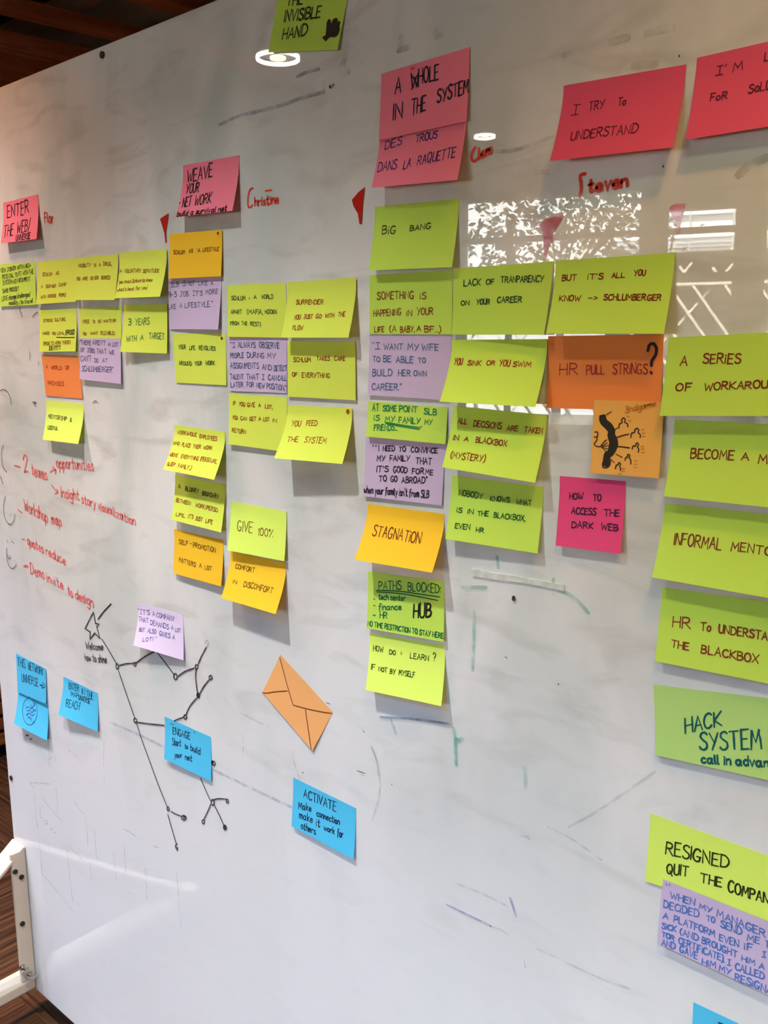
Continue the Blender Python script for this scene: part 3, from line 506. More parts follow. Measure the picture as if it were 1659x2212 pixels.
('lime','yellow-green note reading YOU FEED THE SYSTEM with a red dot',[(-0.9295,1.4402),(-0.8067,1.4419),(-0.8057,1.3713),(-0.9285,1.3701)],0.0275,0.0207,0.0018,[('handwriting',None,(155,68,18),1.2,[('YOU',0.1005,0.3904,0.2434,0.3841,0.1019),('FEED',0.3328,0.3648,0.4966,0.3588,0.0939),('THE',0.1,0.6791,0.2679,0.6733,0.0897),('SYSTEM',0.3683,0.673,0.6907,0.6648,0.1049)]),('ink_dot','red dot in the corner',(165,62,25),2.0,[('@',[(0.9639,0.0695),(0.9604,0.0924),(0.9515,0.1095),(0.9397,0.1162),(0.9281,0.1107),(0.9198,0.0944),(0.9171,0.0718),(0.9207,0.0488),(0.9296,0.0317),(0.9415,0.025),(0.953,0.0306),(0.9613,0.0468)])])]),
('lime','bright yellow-green note about workaholic employees,hanging forward',[(-1.1929,1.3999),(-1.0678,1.3961),(-1.0698,1.3267),(-1.1949,1.3319)],0.0242,0.0224,0.0006,[('handwriting',None,(152,62,14),1.2,[('WORKAHOLIC',0.0676,0.1953,0.4569,0.193,0.0827),('EMPLOYEES',0.5172,0.2093,0.8486,0.2211,0.0836),('WHO',0.0173,0.4436,0.1472,0.4367,0.0706),('PLACE',0.2011,0.4556,0.3736,0.4445,0.0819),('THEIR',0.4222,0.4477,0.5753,0.4337,0.0766),('WORK',0.6275,0.434,0.7942,0.4172,0.0756),('ABOVE',0.0217,0.7003,0.1849,0.6946,0.0727),('EVERYTHING',0.2578,0.6943,0.5955,0.6866,0.0756),('(PERSO',0.6343,0.6788,0.8126,0.6722,0.0815),('LiFE,',0.8341,0.6679,0.945,0.68,0.0728),('SLEEP',0.0439,0.9035,0.1964,0.8875,0.0672),('FAMILY..)',0.2637,0.9033,0.5248,0.897,0.078)])]),
('lime','yellow-green note reading A BLURRY BOUNDARY BETWEEN WORK AND PERSO LIFE',[(-1.1984,1.3197),(-1.0728,1.3169),(-1.0744,1.2444),(-1.2,1.2486)],0.0097,0.0101,0.0004,[('handwriting',None,(62,44,16),1.4,[('A',0.0691,0.2804,0.1231,0.279,0.0829),('BLURRY',0.2179,0.2992,0.4874,0.2963,0.0901),('BOUNDARY',0.5641,0.3191,0.8807,0.33,0.0876)]),('red_handwriting','lower lines in reddish ink',(136,56,14),1.2,[('BETWEEN',0.049,0.5865,0.3494,0.5878,0.0775),('WORK/PERSO',0.4495,0.5976,0.8874,0.6079,0.0831),('LiFE,',0.0804,0.885,0.2644,0.8778,0.0683),("iT'S",0.3325,0.8761,0.4374,0.8587,0.0789),('JUST',0.4831,0.8804,0.6219,0.8695,0.0819),('LiFE',0.6842,0.8726,0.8207,0.8694,0.0807)])]),
('gold','golden note reading SELF-PROMOTION MATTERS A LOT',[(-1.2081,1.231),(-1.0825,1.2299),(-1.0831,1.1581),(-1.2087,1.1584)],0.0056,0.0074,0.0004,[('handwriting',None,(104,64,12),1.3,[('SELF',0.1042,0.3124,0.2907,0.2962,0.0957),('-',0.3346,0.285,0.3709,0.2819,0.0824),('PROMOTiON',0.4018,0.3088,0.8501,0.3133,0.1025),('MATTERS',0.1109,0.7038,0.4651,0.7296,0.0945),('A',0.5384,0.7132,0.5929,0.7101,0.0801),('LOT',0.6577,0.7262,0.7887,0.7153,0.0874)])]),
('brightlime','lime note reading GIVE 100% in thin letters',[(-1.0608,1.2923),(-0.9379,1.2911),(-0.9386,1.22),(-1.0615,1.2189)],0.0094,0.0058,0.0008,[('handwriting',None,(128,80,16),1.2,[('GIVE',0.1419,0.5731,0.4175,0.5632,0.2104),('100%',0.5178,0.5844,0.7778,0.5641,0.1606)])]),
('gold','golden note reading COMFORT IN DISCOMFORT,hanging forward',[(-1.0668,1.215),(-0.9422,1.2156),(-0.9418,1.1452),(-1.0664,1.1459)],0.0213,0.0228,0.0004,[('handwriting',None,(96,64,12),1.3,[('COMFORT',0.1177,0.3474,0.4648,0.3439,0.0992),('iN',0.1284,0.653,0.2012,0.651,0.0752),('DiSCOMFORT',0.3294,0.661,0.8473,0.6521,0.1073)])]),
('green','lime note reading BIG BANG below the tall pink notes',[(-0.7654,1.6852),(-0.639,1.6813),(-0.6413,1.6066),(-0.7678,1.6103)],0.0097,0.0091,0.0004,[('handwriting',None,(44,64,14),1.3,[('BiG',0.1136,0.4389,0.281,0.4356,0.1241),('BANG',0.4542,0.4155,0.7002,0.4032,0.0783)])]),
('green','lime note reading SOMETHING IS HAPPENING IN YOUR LIFE',[(-0.7754,1.6054),(-0.6477,1.6043),(-0.6465,1.5325),(-0.7752,1.5345)],0.0012,0.0012,0.0004,[('handwriting',None,(136,48,26),1.3,[('SOMETHiNG',0.0987,0.4103,0.5535,0.4185,0.1186),('iS',0.6319,0.4355,0.6983,0.4311,0.1056),('HAPPENiNG',0.0538,0.6991,0.4003,0.6817,0.1039),('iN',0.4692,0.6968,0.5317,0.6983,0.0847),('YOUR',0.5936,0.6864,0.7813,0.6816,0.1066),('LiFE',0.0671,0.9638,0.1889,0.9597,0.0883),('(A',0.2601,0.9636,0.3407,0.9597,0.1025),('BABY,',0.393,0.9675,0.5656,0.9635,0.0975),('A',0.5922,0.9481,0.6396,0.9482,0.0842),('BF..)',0.6855,0.9634,0.8721,0.9727,0.0987)])]),
('green','lime note about lack of transparency on your career',[(-0.645,1.6057),(-0.515,1.6054),(-0.5185,1.5304),(-0.6451,1.5321)],0.0024,0.009,0.0014,[('handwriting',None,(34,68,32),1.3,[('LACK',0.1159,0.2687,0.2942,0.268,0.0873),('OF',0.3533,0.269,0.437,0.2617,0.075),('TRANPARENCY',0.5036,0.2499,0.9236,0.266,0.0873),('ON',0.0919,0.5552,0.1815,0.5557,0.0652),('YOUR',0.2633,0.5507,0.4029,0.552,0.0763),('CAREER',0.4836,0.5404,0.7315,0.5389,0.078)])]),
('green',"lime note starting BUT IT'S ALL YOU KNOW with an arrow",[(-0.5115,1.6058),(-0.3823,1.6049),(-0.3828,1.5294),(-0.512,1.5312)],0.0148,0.0141,0.0022,[('handwriting',None,(118,30,12),1.3,[('BUT',0.0689,0.2767,0.1977,0.2824,0.0754),("iT'S",0.3007,0.2751,0.4315,0.2812,0.0736),('ALL',0.5043,0.2721,0.6138,0.2733,0.0613),('YOU',0.6908,0.2615,0.7795,0.2579,0.0706),('KNOW',0.0699,0.5536,0.2572,0.5565,0.0722),('->',0.3281,0.5541,0.4055,0.554,0.0703),('SCHLUMBERGER',0.4631,0.5567,0.9318,0.5816,0.073)])]),
('purple','purple note reading I WANT MY WIFE TO BE ABLE TO BUILD HER OWN CAREER',[(-0.7763,1.5338),(-0.6485,1.5315),(-0.6504,1.4566),(-0.7779,1.4592)],0.003,0.002,0.0004,[('handwriting',None,(72,106,150),1.4,[('"¡',0.0379,0.2338,0.1405,0.2349,0.1039),('WANT',0.192,0.2393,0.4304,0.2328,0.0875),('MY',0.4927,0.2366,0.6241,0.2404,0.0928),('WiFE',0.6606,0.2357,0.8572,0.2392,0.0989),('TO',0.0505,0.4359,0.1456,0.4415,0.0811),('BE',0.1879,0.4359,0.2885,0.4392,0.0955),('ABLE',0.3524,0.4421,0.5613,0.4386,0.0981),('TO',0.6237,0.4303,0.7108,0.4265,0.0738),('BUiLD',0.055,0.6778,0.3058,0.6587,0.1047),('HER',0.3857,0.6577,0.5366,0.6523,0.0945),('OWN',0.5766,0.6462,0.7273,0.637,0.0782),('CAREER."',0.0555,0.9072,0.4289,0.8857,0.1051)])]),
('lime2','lime note reading YOU SINK OR YOU SWIM,tilted at its lower left',[(-0.6468,1.5262),(-0.5197,1.5258),(-0.5198,1.4551),(-0.647,1.4564)],0.0224,0.0209,0.0014,[('handwriting',None,(146,48,12),1.3,[('YOU',0.0516,0.4031,0.1421,0.4008,0.1063),('SiNK',0.2025,0.4049,0.3487,0.4086,0.0748),('OR',0.4084,0.4033,0.495,0.4011,0.0697),('YOU',0.5452,0.4089,0.6511,0.4114,0.0906),('SWiM',0.6862,0.4141,0.8638,0.4127,0.0786)])]),
('green','short lime note with green writing and MY FAMILY underlined',[(-0.7788,1.4513),(-0.6526,1.4482),(-0.6536,1.4052),(-0.7799,1.4068)],0.0039,0.0027,0.0014,[('handwriting',None,(22,125,72),1.5,[('AT',0.0626,0.2505,0.1472,0.2454,0.1791),('SOME',0.2029,0.2421,0.3763,0.2174,0.1518),('POINT',0.4154,0.2201,0.6389,0.1952,0.1638),('SLB',0.7231,0.2278,0.8732,0.2314,0.1683),('iS',0.0901,0.5263,0.163,0.5127,0.1518),('MY',0.2394,0.5311,0.3622,0.5142,0.1511),('FAMILY',0.4166,0.5234,0.6791,0.5109,0.1632),(',',0.6953,0.5659,0.7043,0.577,0.0808),('MY',0.7381,0.5153,0.8286,0.5067,0.129),('FRIENDS...',0.1014,0.8049,0.4052,0.7445,0.1516),('~',[(0.2385,0.551),(0.4591,0.5869),(0.6912,0.6152)]),('~',[(0.2474,0.5822),(0.4605,0.6257),(0.6812,0.6593)])])]),
('purple','purple note reading I NEED TO CONVINCE MY FAMILY in black ink',[(-0.7845,1.4079),(-0.6564,1.4078),(-0.6599,1.3307),(-0.7867,1.329)],0.003,0.002,0.0004,[('handwriting',None,(36,22,46),1.5,[('"I',0.099,0.2448,0.1832,0.2392,0.0989),('NEED',0.2356,0.2296,0.386,0.2128,0.0756),('TO',0.4402,0.2161,0.5246,0.2065,0.0748),('CONVINCE',0.5951,0.2078,0.9137,0.1857,0.0779),('MY',0.1599,0.3994,0.265,0.3869,0.0798),('FAMILY',0.3291,0.3793,0.5794,0.3491,0.0867),('THAT',0.6597,0.3858,0.8509,0.3711,0.0964),("IT'S",0.1614,0.5802,0.3141,0.5569,0.0952),('GOOD',0.3812,0.5559,0.5575,0.5442,0.0942),('FOR',0.6196,0.5492,0.7654,0.5355,0.0857),('ME',0.784,0.5367,0.8748,0.5338,0.0813),('TO',0.1983,0.7243,0.2971,0.711,0.0839),('GO',0.3523,0.7111,0.4339,0.6999,0.087),('ABROAD"',0.4962,0.7159,0.8072,0.6726,0.094),("when your family isn't from SLB",0.0041,0.9433,0.8436,0.8996,0.1119)])]),
('lime2','lime note reading ALL DECISIONS ARE TAKEN IN A BLACKBOX',[(-0.6439,1.4503),(-0.5175,1.445),(-0.5205,1.3733),(-0.6468,1.3799)],0.0168,0.0156,0.0022,[('handwriting',None,(140,44,12),1.3,[('ALL',0.0704,0.2725,0.171,0.2651,0.0808),('DECiSiONS',0.2473,0.2898,0.5518,0.2833,0.0946),('ARE',0.6097,0.2914,0.7275,0.2833,0.0767),('TAKEN',0.7917,0.2862,0.9722,0.2718,0.0789),('iN',0.0514,0.543,0.1103,0.5411,0.076),('A',0.1737,0.5383,0.2208,0.5348,0.0695),('BLACKBOX',0.3039,0.5317,0.6356,0.5342,0.0854),('(MYSTERY)',0.0679,0.8334,0.4454,0.8152,0.1011)])]),
('green','lime note reading NOBODY KNOWS WHAT IS IN THE BLACKBOX',[(-0.6461,1.3682),(-0.5207,1.3665),(-0.5217,1.293),(-0.6471,1.293)],0.011,0.0073,0.0004,[('handwriting',None,(26,84,26),1.3,[('NOBODY',0.0926,0.2964,0.3652,0.3039,0.0873),('KNOWS',0.45,0.3167,0.6597,0.2989,0.074),('WHAT',0.73,0.3099,0.8883,0.2971,0.0692),('iS',0.0872,0.5596,0.1467,0.5557,0.0747),('iN',0.2134,0.5581,0.276,0.5534,0.0704),('THE',0.3258,0.5706,0.445,0.5541,0.07),('BLACKBOX,',0.506,0.557,0.8392,0.5485,0.0772),('EVEN',0.0927,0.8079,0.2602,0.7982,0.0741),('HR',0.3319,0.8219,0.4167,0.8173,0.0734)])]),
('gold','golden note reading STAGNATION',[(-0.7829,1.3191),(-0.6575,1.3207),(-0.6567,1.2525),(-0.7824,1.2498)],0.026,0.0243,0.0005,[('handwriting',None,(106,38,6),1.4,[('STAGNATiON',0.1294,0.5485,0.7556,0.568,0.1914)])]),
('green','lime note reading PATHS BLOCKED with HUB in thick black',[(-0.7829,1.2292),(-0.6571,1.2368),(-0.6539,1.1617),(-0.7821,1.1529)],0.005,0.005,0.0004,[('handwriting',None,(12,104,62),1.5,[('PATHS',0.1492,0.2939,0.453,0.2374,0.1477),('BLOCKED:',0.543,0.236,0.9568,0.2054,0.1449),('~',[(0.1098,0.3143),(0.4362,0.2702),(0.691,0.2692),(0.9457,0.2676)]),('~',[(0.1207,0.3386),(0.4466,0.307),(0.6913,0.3148),(0.9228,0.3309)]),('tech center',0.1523,0.4638,0.5096,0.4195,0.0944),('-',0.0772,0.5048,0.1013,0.5067,0.079),('finance',0.1573,0.6463,0.4586,0.584,0.1099),('-',0.0837,0.622,0.1088,0.6235,0.0788),('-',0.084,0.7878,0.1152,0.7837,0.0787),('HR',0.1774,0.7861,0.2782,0.7709,0.1018),('NO TIME RESTRICTION TO STAY HERE',0.0171,0.9527,1.0001,0.9403,0.0842)]),('black_handwriting','word HUB in thick black ink',(22,20,12),2.6,[('HUB',0.6208,0.6877,0.8402,0.6237,0.2317)])]),
('brightlime','lime note reading HOW DO I LEARN IF NOT BY MYSELF',[(-0.7821,1.1454),(-0.6562,1.1558),(-0.6501,1.0821),(-0.7768,1.0709)],0.014,0.0138,0.0004,[('handwriting',None,(52,72,14),1.3,[('HOW',0.0574,0.3114,0.1936,0.3046,0.0882),('DO',0.2783,0.3182,0.3626,0.3159,0.0737),('I',0.4381,0.2909,0.4452,0.2919,0.0483),('LEARN',0.5602,0.3181,0.7983,0.3132,0.0906),('?',0.8552,0.2972,0.8857,0.2988,0.1332),('IF',0.0457,0.641,0.1002,0.6319,0.0929),('NOT',0.1494,0.6395,0.2649,0.6348,0.0718),('BY',0.306,0.6465,0.3783,0.6416,0.0787),('MYSELF',0.4276,0.6358,0.6343,0.6288,0.0807)])]),
('orange2','orange note reading HR PULL STRINGS with a thick question mark',[(-0.5195,1.5288),(-0.3906,1.5292),(-0.3887,1.4551),(-0.5183,1.453)],0.0025,0.0015,0.0004,[('handwriting',None,(156,28,32),1.3,[('HR',0.1173,0.5347,0.2824,0.5273,0.1576),('PULL',0.3625,0.5266,0.5193,0.5157,0.1173),('STRiNGS',0.5939,0.5187,0.8796,0.5124,0.1341)]),('question_mark','thick black question mark',(40,22,16),3.2,[('?',0.8773,0.5124,0.9471,0.5118,0.3641)])]),
('amber','square amber note with a drawing of a figure pulling strings of people',[(-0.4615,1.4637),(-0.3854,1.4641),(-0.3851,1.3892),(-0.4612,1.3881)],0.0035,0.004,0.0032,[('puppet_master_drawing','thick scribbled black shape',(40,34,18),8.0,[('~',[(0.1385,0.2349),(0.1579,0.2869),(0.2166,0.3371)]),('~',[(0.2166,0.3371),(0.2822,0.4037),(0.2809,0.479)]),('~',[(0.2864,0.4693),(0.3321,0.5421),(0.3427,0.6073)]),('~',[(0.3442,0.5696),(0.3196,0.6557),(0.2731,0.7245)]),('~',[(0.243,0.7358),(0.2375,0.8025),(0.2314,0.8598)]),('~',[(0.2762,0.4698),(0.313,0.5619),(0.3005,0.6757)])]),('people_drawing','five small black outlined people and strings',(34,30,16),1.2,[('~',[(0.392,0.3705),(0.3926,0.3144),(0.4315,0.2903),(0.4215,0.2572),(0.448,0.2282),(0.4753,0.2513),(0.4672,0.2832),(0.5085,0.3056),(0.5209,0.3459)]),('~',[(0.5701,0.4884),(0.5759,0.4269),(0.6145,0.412),(0.6219,0.3746),(0.6543,0.3583),(0.6753,0.3795),(0.6697,0.413),(0.6989,0.4392),(0.7018,0.4816)]),('~',[(0.6007,0.6392),(0.6076,0.5979),(0.6428,0.5921),(0.6486,0.5621),(0.6735,0.5534),(0.6852,0.5786),(0.6711,0.6016),(0.6932,0.6337),(0.6884,0.6748)]),('~',[(0.5064,0.7943),(0.5156,0.7563),(0.5429,0.7471),(0.537,0.7213),(0.5603,0.7124),(0.5742,0.7376),(0.5677,0.7567),(0.5921,0.7887),(0.5941,0.8408)]),('~',[(0.374,0.9199),(0.3864,0.8681),(0.4163,0.8604),(0.4126,0.8381),(0.4366,0.8327),(0.4464,0.8546),(0.4397,0.8739),(0.4507,0.9107),(0.4484,0.9335)]),('~',[(0.3246,0.3961),(0.3712,0.3621)]),('~',[(0.3696,0.4932),(0.4583,0.4606),(0.5411,0.4416)]),('~',[(0.3779,0.6147),(0.4791,0.6164),(0.5597,0.6229)]),('~',[(0.3711,0.7185),(0.4632,0.7559)]),('~',[(0.3028,0.7926),(0.3553,0.8363)]),('~',[(0.0355,0.44),(0.0708,0.4345),(0.0852,0.4642),(0.0749,0.4989),(0.029,0.505)]),('~',[(0.0743,0.4894),(0.0737,0.5464),(0.0394,0.5996),(0.0794,0.6317),(0.1378,0.6284)]),('~',[(0.1413,0.6187),(0.1796,0.5692),(0.2227,0.5329)]),('~',[(0.1523,0.6275),(0.2318,0.5758)]),('~',[(0.1523,0.6275),(0.2548,0.6104)]),('~',[(0.153,0.637),(0.2518,0.6559)]),('~',[(0.164,0.6458),(0.2297,0.695)]),('~',[(0.1983,0.1912),(0.2681,0.1511)]),('~',[(0.1206,0.2092),(0.103,0.2703),(0.1435,0.3253),(0.2082,0.3695),(0.2413,0.4056)]),('~',[(0.1782,0.2014),(0.2022,0.2663),(0.2663,0.3105),(0.3151,0.374),(0.3152,0.4397)]),('~',[(0.1789,0.8538),(0.1935,0.9098),(0.2455,0.91),(0.2884,0.8748),(0.2998,0.8079)])]),('faint_handwriting','faint orange word and dashes',(205,118,40),1.2,[('3ndgame',0.4705,0.1624,0.8945,0.0518,0.078),('~',[(0.4904,0.1616),(0.52,0.1568)]),('~',[(0.4985,0.2021),(0.5309,0.212)]),('~',[(0.5215,0.2568),(0.5578,0.2664)]),('~',[(0.7143,0.3776),(0.7487,0.3686)]),('~',[(0.7249,0.4195),(0.7616,0.4159)]),('~',[(0.7317,0.4616),(0.7666,0.4598)]),('~',[(0.7256,0.5948),(0.7601,0.5855)]),('~',[(0.7322,0.6314),(0.7672,0.6293)]),('~',[(0.7357,0.6774),(0.7703,0.6698)]),('~',[(0.6422,0.7947),(0.6812,0.7866)]),('~',[(0.6495,0.8371),(0.6849,0.8346)]),('~',[(0.6488,0.8781),(0.6845,0.8793)]),('~',[(0.4709,0.9093),(0.5147,0.9025)]),('~',[(0.4698,0.947),(0.5097,0.9403)]),('~',[(0.4255,0.9784),(0.4684,0.9809)])])]),
('magenta','square magenta note reading HOW TO ACCESS THE DARK WEB',[(-0.5004,1.3806),(-0.4235,1.3821),(-0.423,1.307),(-0.4999,1.3049)],0.006,0.006,0.0004,[('handwriting',None,(64,18,54),1.5,[('HOW',0.1641,0.3162,0.3746,0.3079,0.0874),('TO',0.5306,0.31,0.6501,0.3034,0.086),('ACCESS',0.2121,0.52,0.5857,0.5078,0.093),('THE',0.7068,0.502,0.9363,0.4893,0.0852),('DARK',0.2289,0.7164,0.5596,0.6977,0.087),('WEB',0.6814,0.6928,0.9333,0.6912,0.0853)])]),
('green','lime note reading A SERIES OF WORKAROU,cut off by the right edge',[(-0.383,1.5259),(-0.2602,1.5304),(-0.2588,1.4565),(-0.3856,1.451)],0.006,0.006,0.0052,[('handwriting',None,(118,42,14),1.5,[('A',0.115,0.3584,0.1691,0.3577,0.1122),('SERiES',0.2941,0.3415,0.576,0.3564,0.1139),('OF',0.1055,0.6806,0.2247,0.6782,0.0954),('WORKAROU',0.3257,0.6807,0.787,0.6587,0.0902)])]),
('green','lime note reading BECOME A MA,cut off by the right edge',[(-0.3747,1.4476),(-0.249,1.4473),(-0.2455,1.3726),(-0.3781,1.3723)],0.009,0.009,0.0004,[('handwriting',None,(118,48,22),1.5,[('BECOME',0.1594,0.4838,0.4796,0.4597,0.1176),('A',0.5355,0.4524,0.5871,0.4507,0.081),('MA',0.6576,0.4805,0.7843,0.4751,0.1022)])]),
('green','lime note reading INFORMAL MENTO,cut off by the right edge',[(-0.3804,1.3643),(-0.2504,1.3646),(-0.2496,1.2887),(-0.385,1.2896)],0.012,0.012,0.0004,[('handwriting',None,(118,50,28),1.5,[('INFORMAL',0.116,0.5295,0.4694,0.5131,0.1475),('MENTO',0.5398,0.5023,0.8194,0.4928,0.1002)])]),
('green','lime note reading HR TO UNDERSTAND THE BLACKBOX,cut off at the right',[(-0.3792,1.2778),(-0.2489,1.2832),(-0.2456,1.2057),(-0.3803,1.2009)],0.006,0.006,0.0004,[('handwriting',None,(128,48,28),1.5,[('HR',0.1108,0.5083,0.2468,0.4887,0.1397),('To',0.3274,0.4972,0.4012,0.479,0.1081),('UNDERSTAN',0.4629,0.4796,0.8519,0.4757,0.1009),('THE',0.1155,0.7685,0.2504,0.7738,0.0899),('BLACKBOX',0.3466,0.7747,0.7592,0.7795,0.1019)])]),
('palegreen','pale green note reading HACK SYSTEM,call in advance',[(-0.3834,1.1731),(-0.2493,1.1906),(-0.2394,1.1102),(-0.3752,1.0988)],0.004,0.004,0.0004,[('handwriting',None,(18,88,88),2.1,[('HACK',0.2419,0.6148,0.5175,0.4237,0.194),('SYSTEM',0.3497,0.7995,0.7963,0.6274,0.2301),('call in advance',0.3597,0.9682,0.9325,0.8091,0.1145)])]),
('brightlime','bright lime note reading RESIGNED QUIT THE COMPANY',[(-0.3793,1.0303),(-0.24,1.029),(-0.2384,0.9617),(-0.3811,0.9511)],0.0015,0.0012,0.0004,[('handwriting',None,(40,52,14),1.9,[('RESIGNED',0.1404,0.5023,0.6086,0.4016,0.1858),('QUIT',0.1605,0.7798,0.3216,0.7247,0.1486),('THE',0.4154,0.7415,0.5676,0.7127,0.1352),('COMPANY',0.6173,0.7474,0.9433,0.7147,0.1605)])]),
('purple','purple note about when my manager decided,below the RESIGNED note',[(-0.3606,0.9627),(-0.2249,0.9619),(-0.2215,0.8852),(-0.3612,0.8882)],0.003,0.003,0.0034,[('handwriting',None,(72,112,180),1.5,[('"',0.027,0.1324,0.0542,0.1189,0.0811),('WHEN',0.0692,0.2377,0.2593,0.1998,0.091),('MY',0.2968,0.219,0.3942,0.2015,0.0808),('MANAGER',0.4308,0.2248,0.7833,0.23,0.101),('DECiDED',0.0181,0.422,0.2965,0.3498,0.1052),('TO',0.3565,0.3462,0.4177,0.3261,0.0796),('SEND',0.4641,0.3479,0.6166,0.3396,0.0998),('ME',0.6595,0.3768,0.7464,0.3515,0.0914),('T',0.7888,0.3616,0.8117,0.3565,0.0899),('A',0.0211,0.5867,0.0627,0.5675,0.0827),('PLATFORM',0.109,0.568,0.4247,0.5312,0.0975),('EVEN',0.4607,0.5455,0.5997,0.5227,0.0934),('iF',0.6437,0.5215,0.6991,0.4957,0.0913),('¡',0.7697,0.514,0.7939,0.5002,0.0754),('SiCK',0.0195,0.7392,0.1328,0.7046,0.0826),('(AND',0.164,0.709,0.3053,0.6946,0.0874),('BROUGHT',0.3337,0.6928,0.5935,0.6823,0.0948),('HiM',0.6281,0.6885,0.7227,0.6773,0.0766),('A',0.7528,0.6866,0.7878,0.6699,0.0754),('TOR',0.0251,0.8617,0.1226,0.8469,0.0745),('CERTiFiCATE).',0.1603,0.8527,0.5079,0.8249,0.0967),('¡',0.5283,0.8438,0.5534,0.8285,0.085),('CALLED',0.5888,0.8555,0.7918,0.8091,0.0976),('AND',0.0311,0.9916,0.1361,0.9682,0.0903),('GAVE',0.1736,0.9734,0.308,0.96,0.0965),('HiM',0.3455,0.9946,0.4482,0.9686,0.0869),('MY',0.4737,0.9752,0.5617,0.9613,0.0855),('RESiGNA',0.5901,1.0014,0.8484,0.966,0.0976)])]),
('blue','blue note cut off at the bottom right corner',[(-0.3216,0.8345),(-0.2533,0.835),(-0.2506,0.7536),(-0.3207,0.7499)],0.003,0.003,0.0004,[('handwriting',None,(20,50,90),1.5,[('RE',0.4034,0.1723,0.6286,0.1516,0.0638)])]),
('blue','blue note reading THIS NETWORK UNIVERSE with an arrow,leftmost',[(-1.7894,0.8898),(-1.6662,0.8849),(-1.6707,0.8098),(-1.7928,0.8031)],0.0016,0.003,0.0016,[('handwriting',None,(14,52,84),1.6,[('THIS',0.0461,0.2965,0.3128,0.2664,0.2305),('NETWORK',0.417,0.2674,0.9219,0.2274,0.2071),('UNIVERSE',0.1758,0.6625,0.7412,0.6068,0.2131),('~',[(0.8127,0.5244),(0.9024,0.5125),(0.8952,0.4429),(0.9643,0.5145),(0.8709,0.6004),(0.8789,0.548),(0.8086,0.5489),(0.8127,0.5244)])])]),
('blue','blue note with a drawn globe,below another blue note',[(-1.7973,0.8096),(-1.6707,0.811),(-1.6698,0.7318),(-1.7985,0.734)],0.014,0.0088,0.0004,[('globe_drawing','blue ink globe outline',(30,60,110),1.4,[('~',[(0.6509,0.3737),(0.6346,0.5662),(0.5686,0.7302),(0.4673,0.8244),(0.3524,0.8256),(0.251,0.7331),(0.1926,0.5692),(0.2005,0.3742),(0.2799,0.1992),(0.4088,0.0926),(0.5309,0.0945),(0.6135,0.2014),(0.6509,0.3737)])]),('globe_shading','blue scribbles inside the globe',(62,70,140),1.6,[('~',[(0.2911,0.4399),(0.3732,0.3729),(0.4401,0.3929),(0.5217,0.2944),(0.5771,0.223)]),('~',[(0.3292,0.5042),(0.4368,0.4423),(0.4792,0.488),(0.5825,0.3646),(0.6149,0.3985)]),('~',[(0.3252,0.6179),(0.4087,0.5341),(0.5051,0.5561),(0.5724,0.4798)]),('~',[(0.5006,0.1575),(0.5311,0.2261),(0.577,0.1908)]),('~',[(0.3911,0.6847),(0.4377,0.6169),(0.5001,0.6687)]),('~',[(0.4321,0.2674),(0.487,0.357),(0.5457,0.3802)]),('~',[(0.3528,0.5421),(0.3847,0.6399)]),('~',[(0.2572,0.3732),(0.2989,0.4043)]),('~',[(0.5446,0.7276),(0.6015,0.6557)]),('~',[(0.4377,0.6169),(0.4887,0.7208)])])]),
('blue',"blue note reading ENTER IN THE MAP UNIVERSE 'REACH'",[(-1.6001,0.8847),(-1.4753,0.8816),(-1.4772,0.8059),(-1.6048,0.8079)],0.014,0.005,0.0004,[('handwriting',None,(14,52,84),1.5,[('ENTER',0.1679,0.2579,0.4593,0.2109,0.1729),('IN',0.5474,0.2326,0.6271,0.2177,0.1573),('THE',0.6805,0.2332,0.8672,0.2387,0.1742),("'MAP",0.226,0.4225,0.4452,0.3709,0.1151),("UNIVERSE'",0.4584,0.4107,0.7892,0.3818,0.1262),("'REACH'",0.1274,0.7375,0.5223,0.6611,0.1903)])]),
('purple2',"pale purple note reading IT'S A COMPANY THAT DEMANDS A LOT",[(-1.3243,1.085),(-1.196,1.0899),(-1.1931,1.013),(-1.3216,1.0138)],0.0157,0.0047,0.0004,[('handwriting',None,(74,84,154),1.3,[('"¡T\'S',0.0025,0.2581,0.2695,0.2139,0.1158),('A',0.3326,0.2212,0.3911,0.217,0.1096),('COMPANY',0.4273,0.2151,0.8142,0.2067,0.1087),('THAT',0.0264,0.4327,0.2382,0.401,0.1002),('DEMANDS',0.292,0.4263,0.6891,0.4186,0.1051),('A',0.7423,0.4066,0.7934,0.3972,0.086),('LOT',0.8368,0.4235,0.9433,0.4109,0.0814),('BUT',0.0697,0.6547,0.1828,0.6357,0.0909),('ALSO',0.2516,0.6244,0.4307,0.6029,0.0968),('GIVES',0.5,0.6134,0.7282,0.6053,0.1022),('A',0.7764,0.6098,0.8241,0.6045,0.0951),('LOT! "',0.1712,0.8553,0.4436,0.7524,0.0849)])]),
('blue','blue note reading ENGAGE over the drawn constellation',[(-1.2623,0.8946),(-1.1352,0.8942),(-1.1354,0.8173),(-1.2625,0.8184)],0.0056,0.0033,0.0004,[('handwriting',None,(20,46,78),1.7,[('"',0.1338,0.2124,0.1867,0.2055,0.104),('ENGAGE',0.1826,0.3211,0.5592,0.2739,0.1613),("'",0.6546,0.1733,0.6663,0.1729,0.111),('Start',0.1689,0.5921,0.3563,0.5269,0.1562),('to',0.4435,0.5376,0.5092,0.5139,0.1116),('build',0.5698,0.5194,0.7753,0.5136,0.1472),('your',0.2285,0.8437,0.3873,0.778,0.1183),('net',0.4568,0.7822,0.605,0.7513,0.1356)])]),
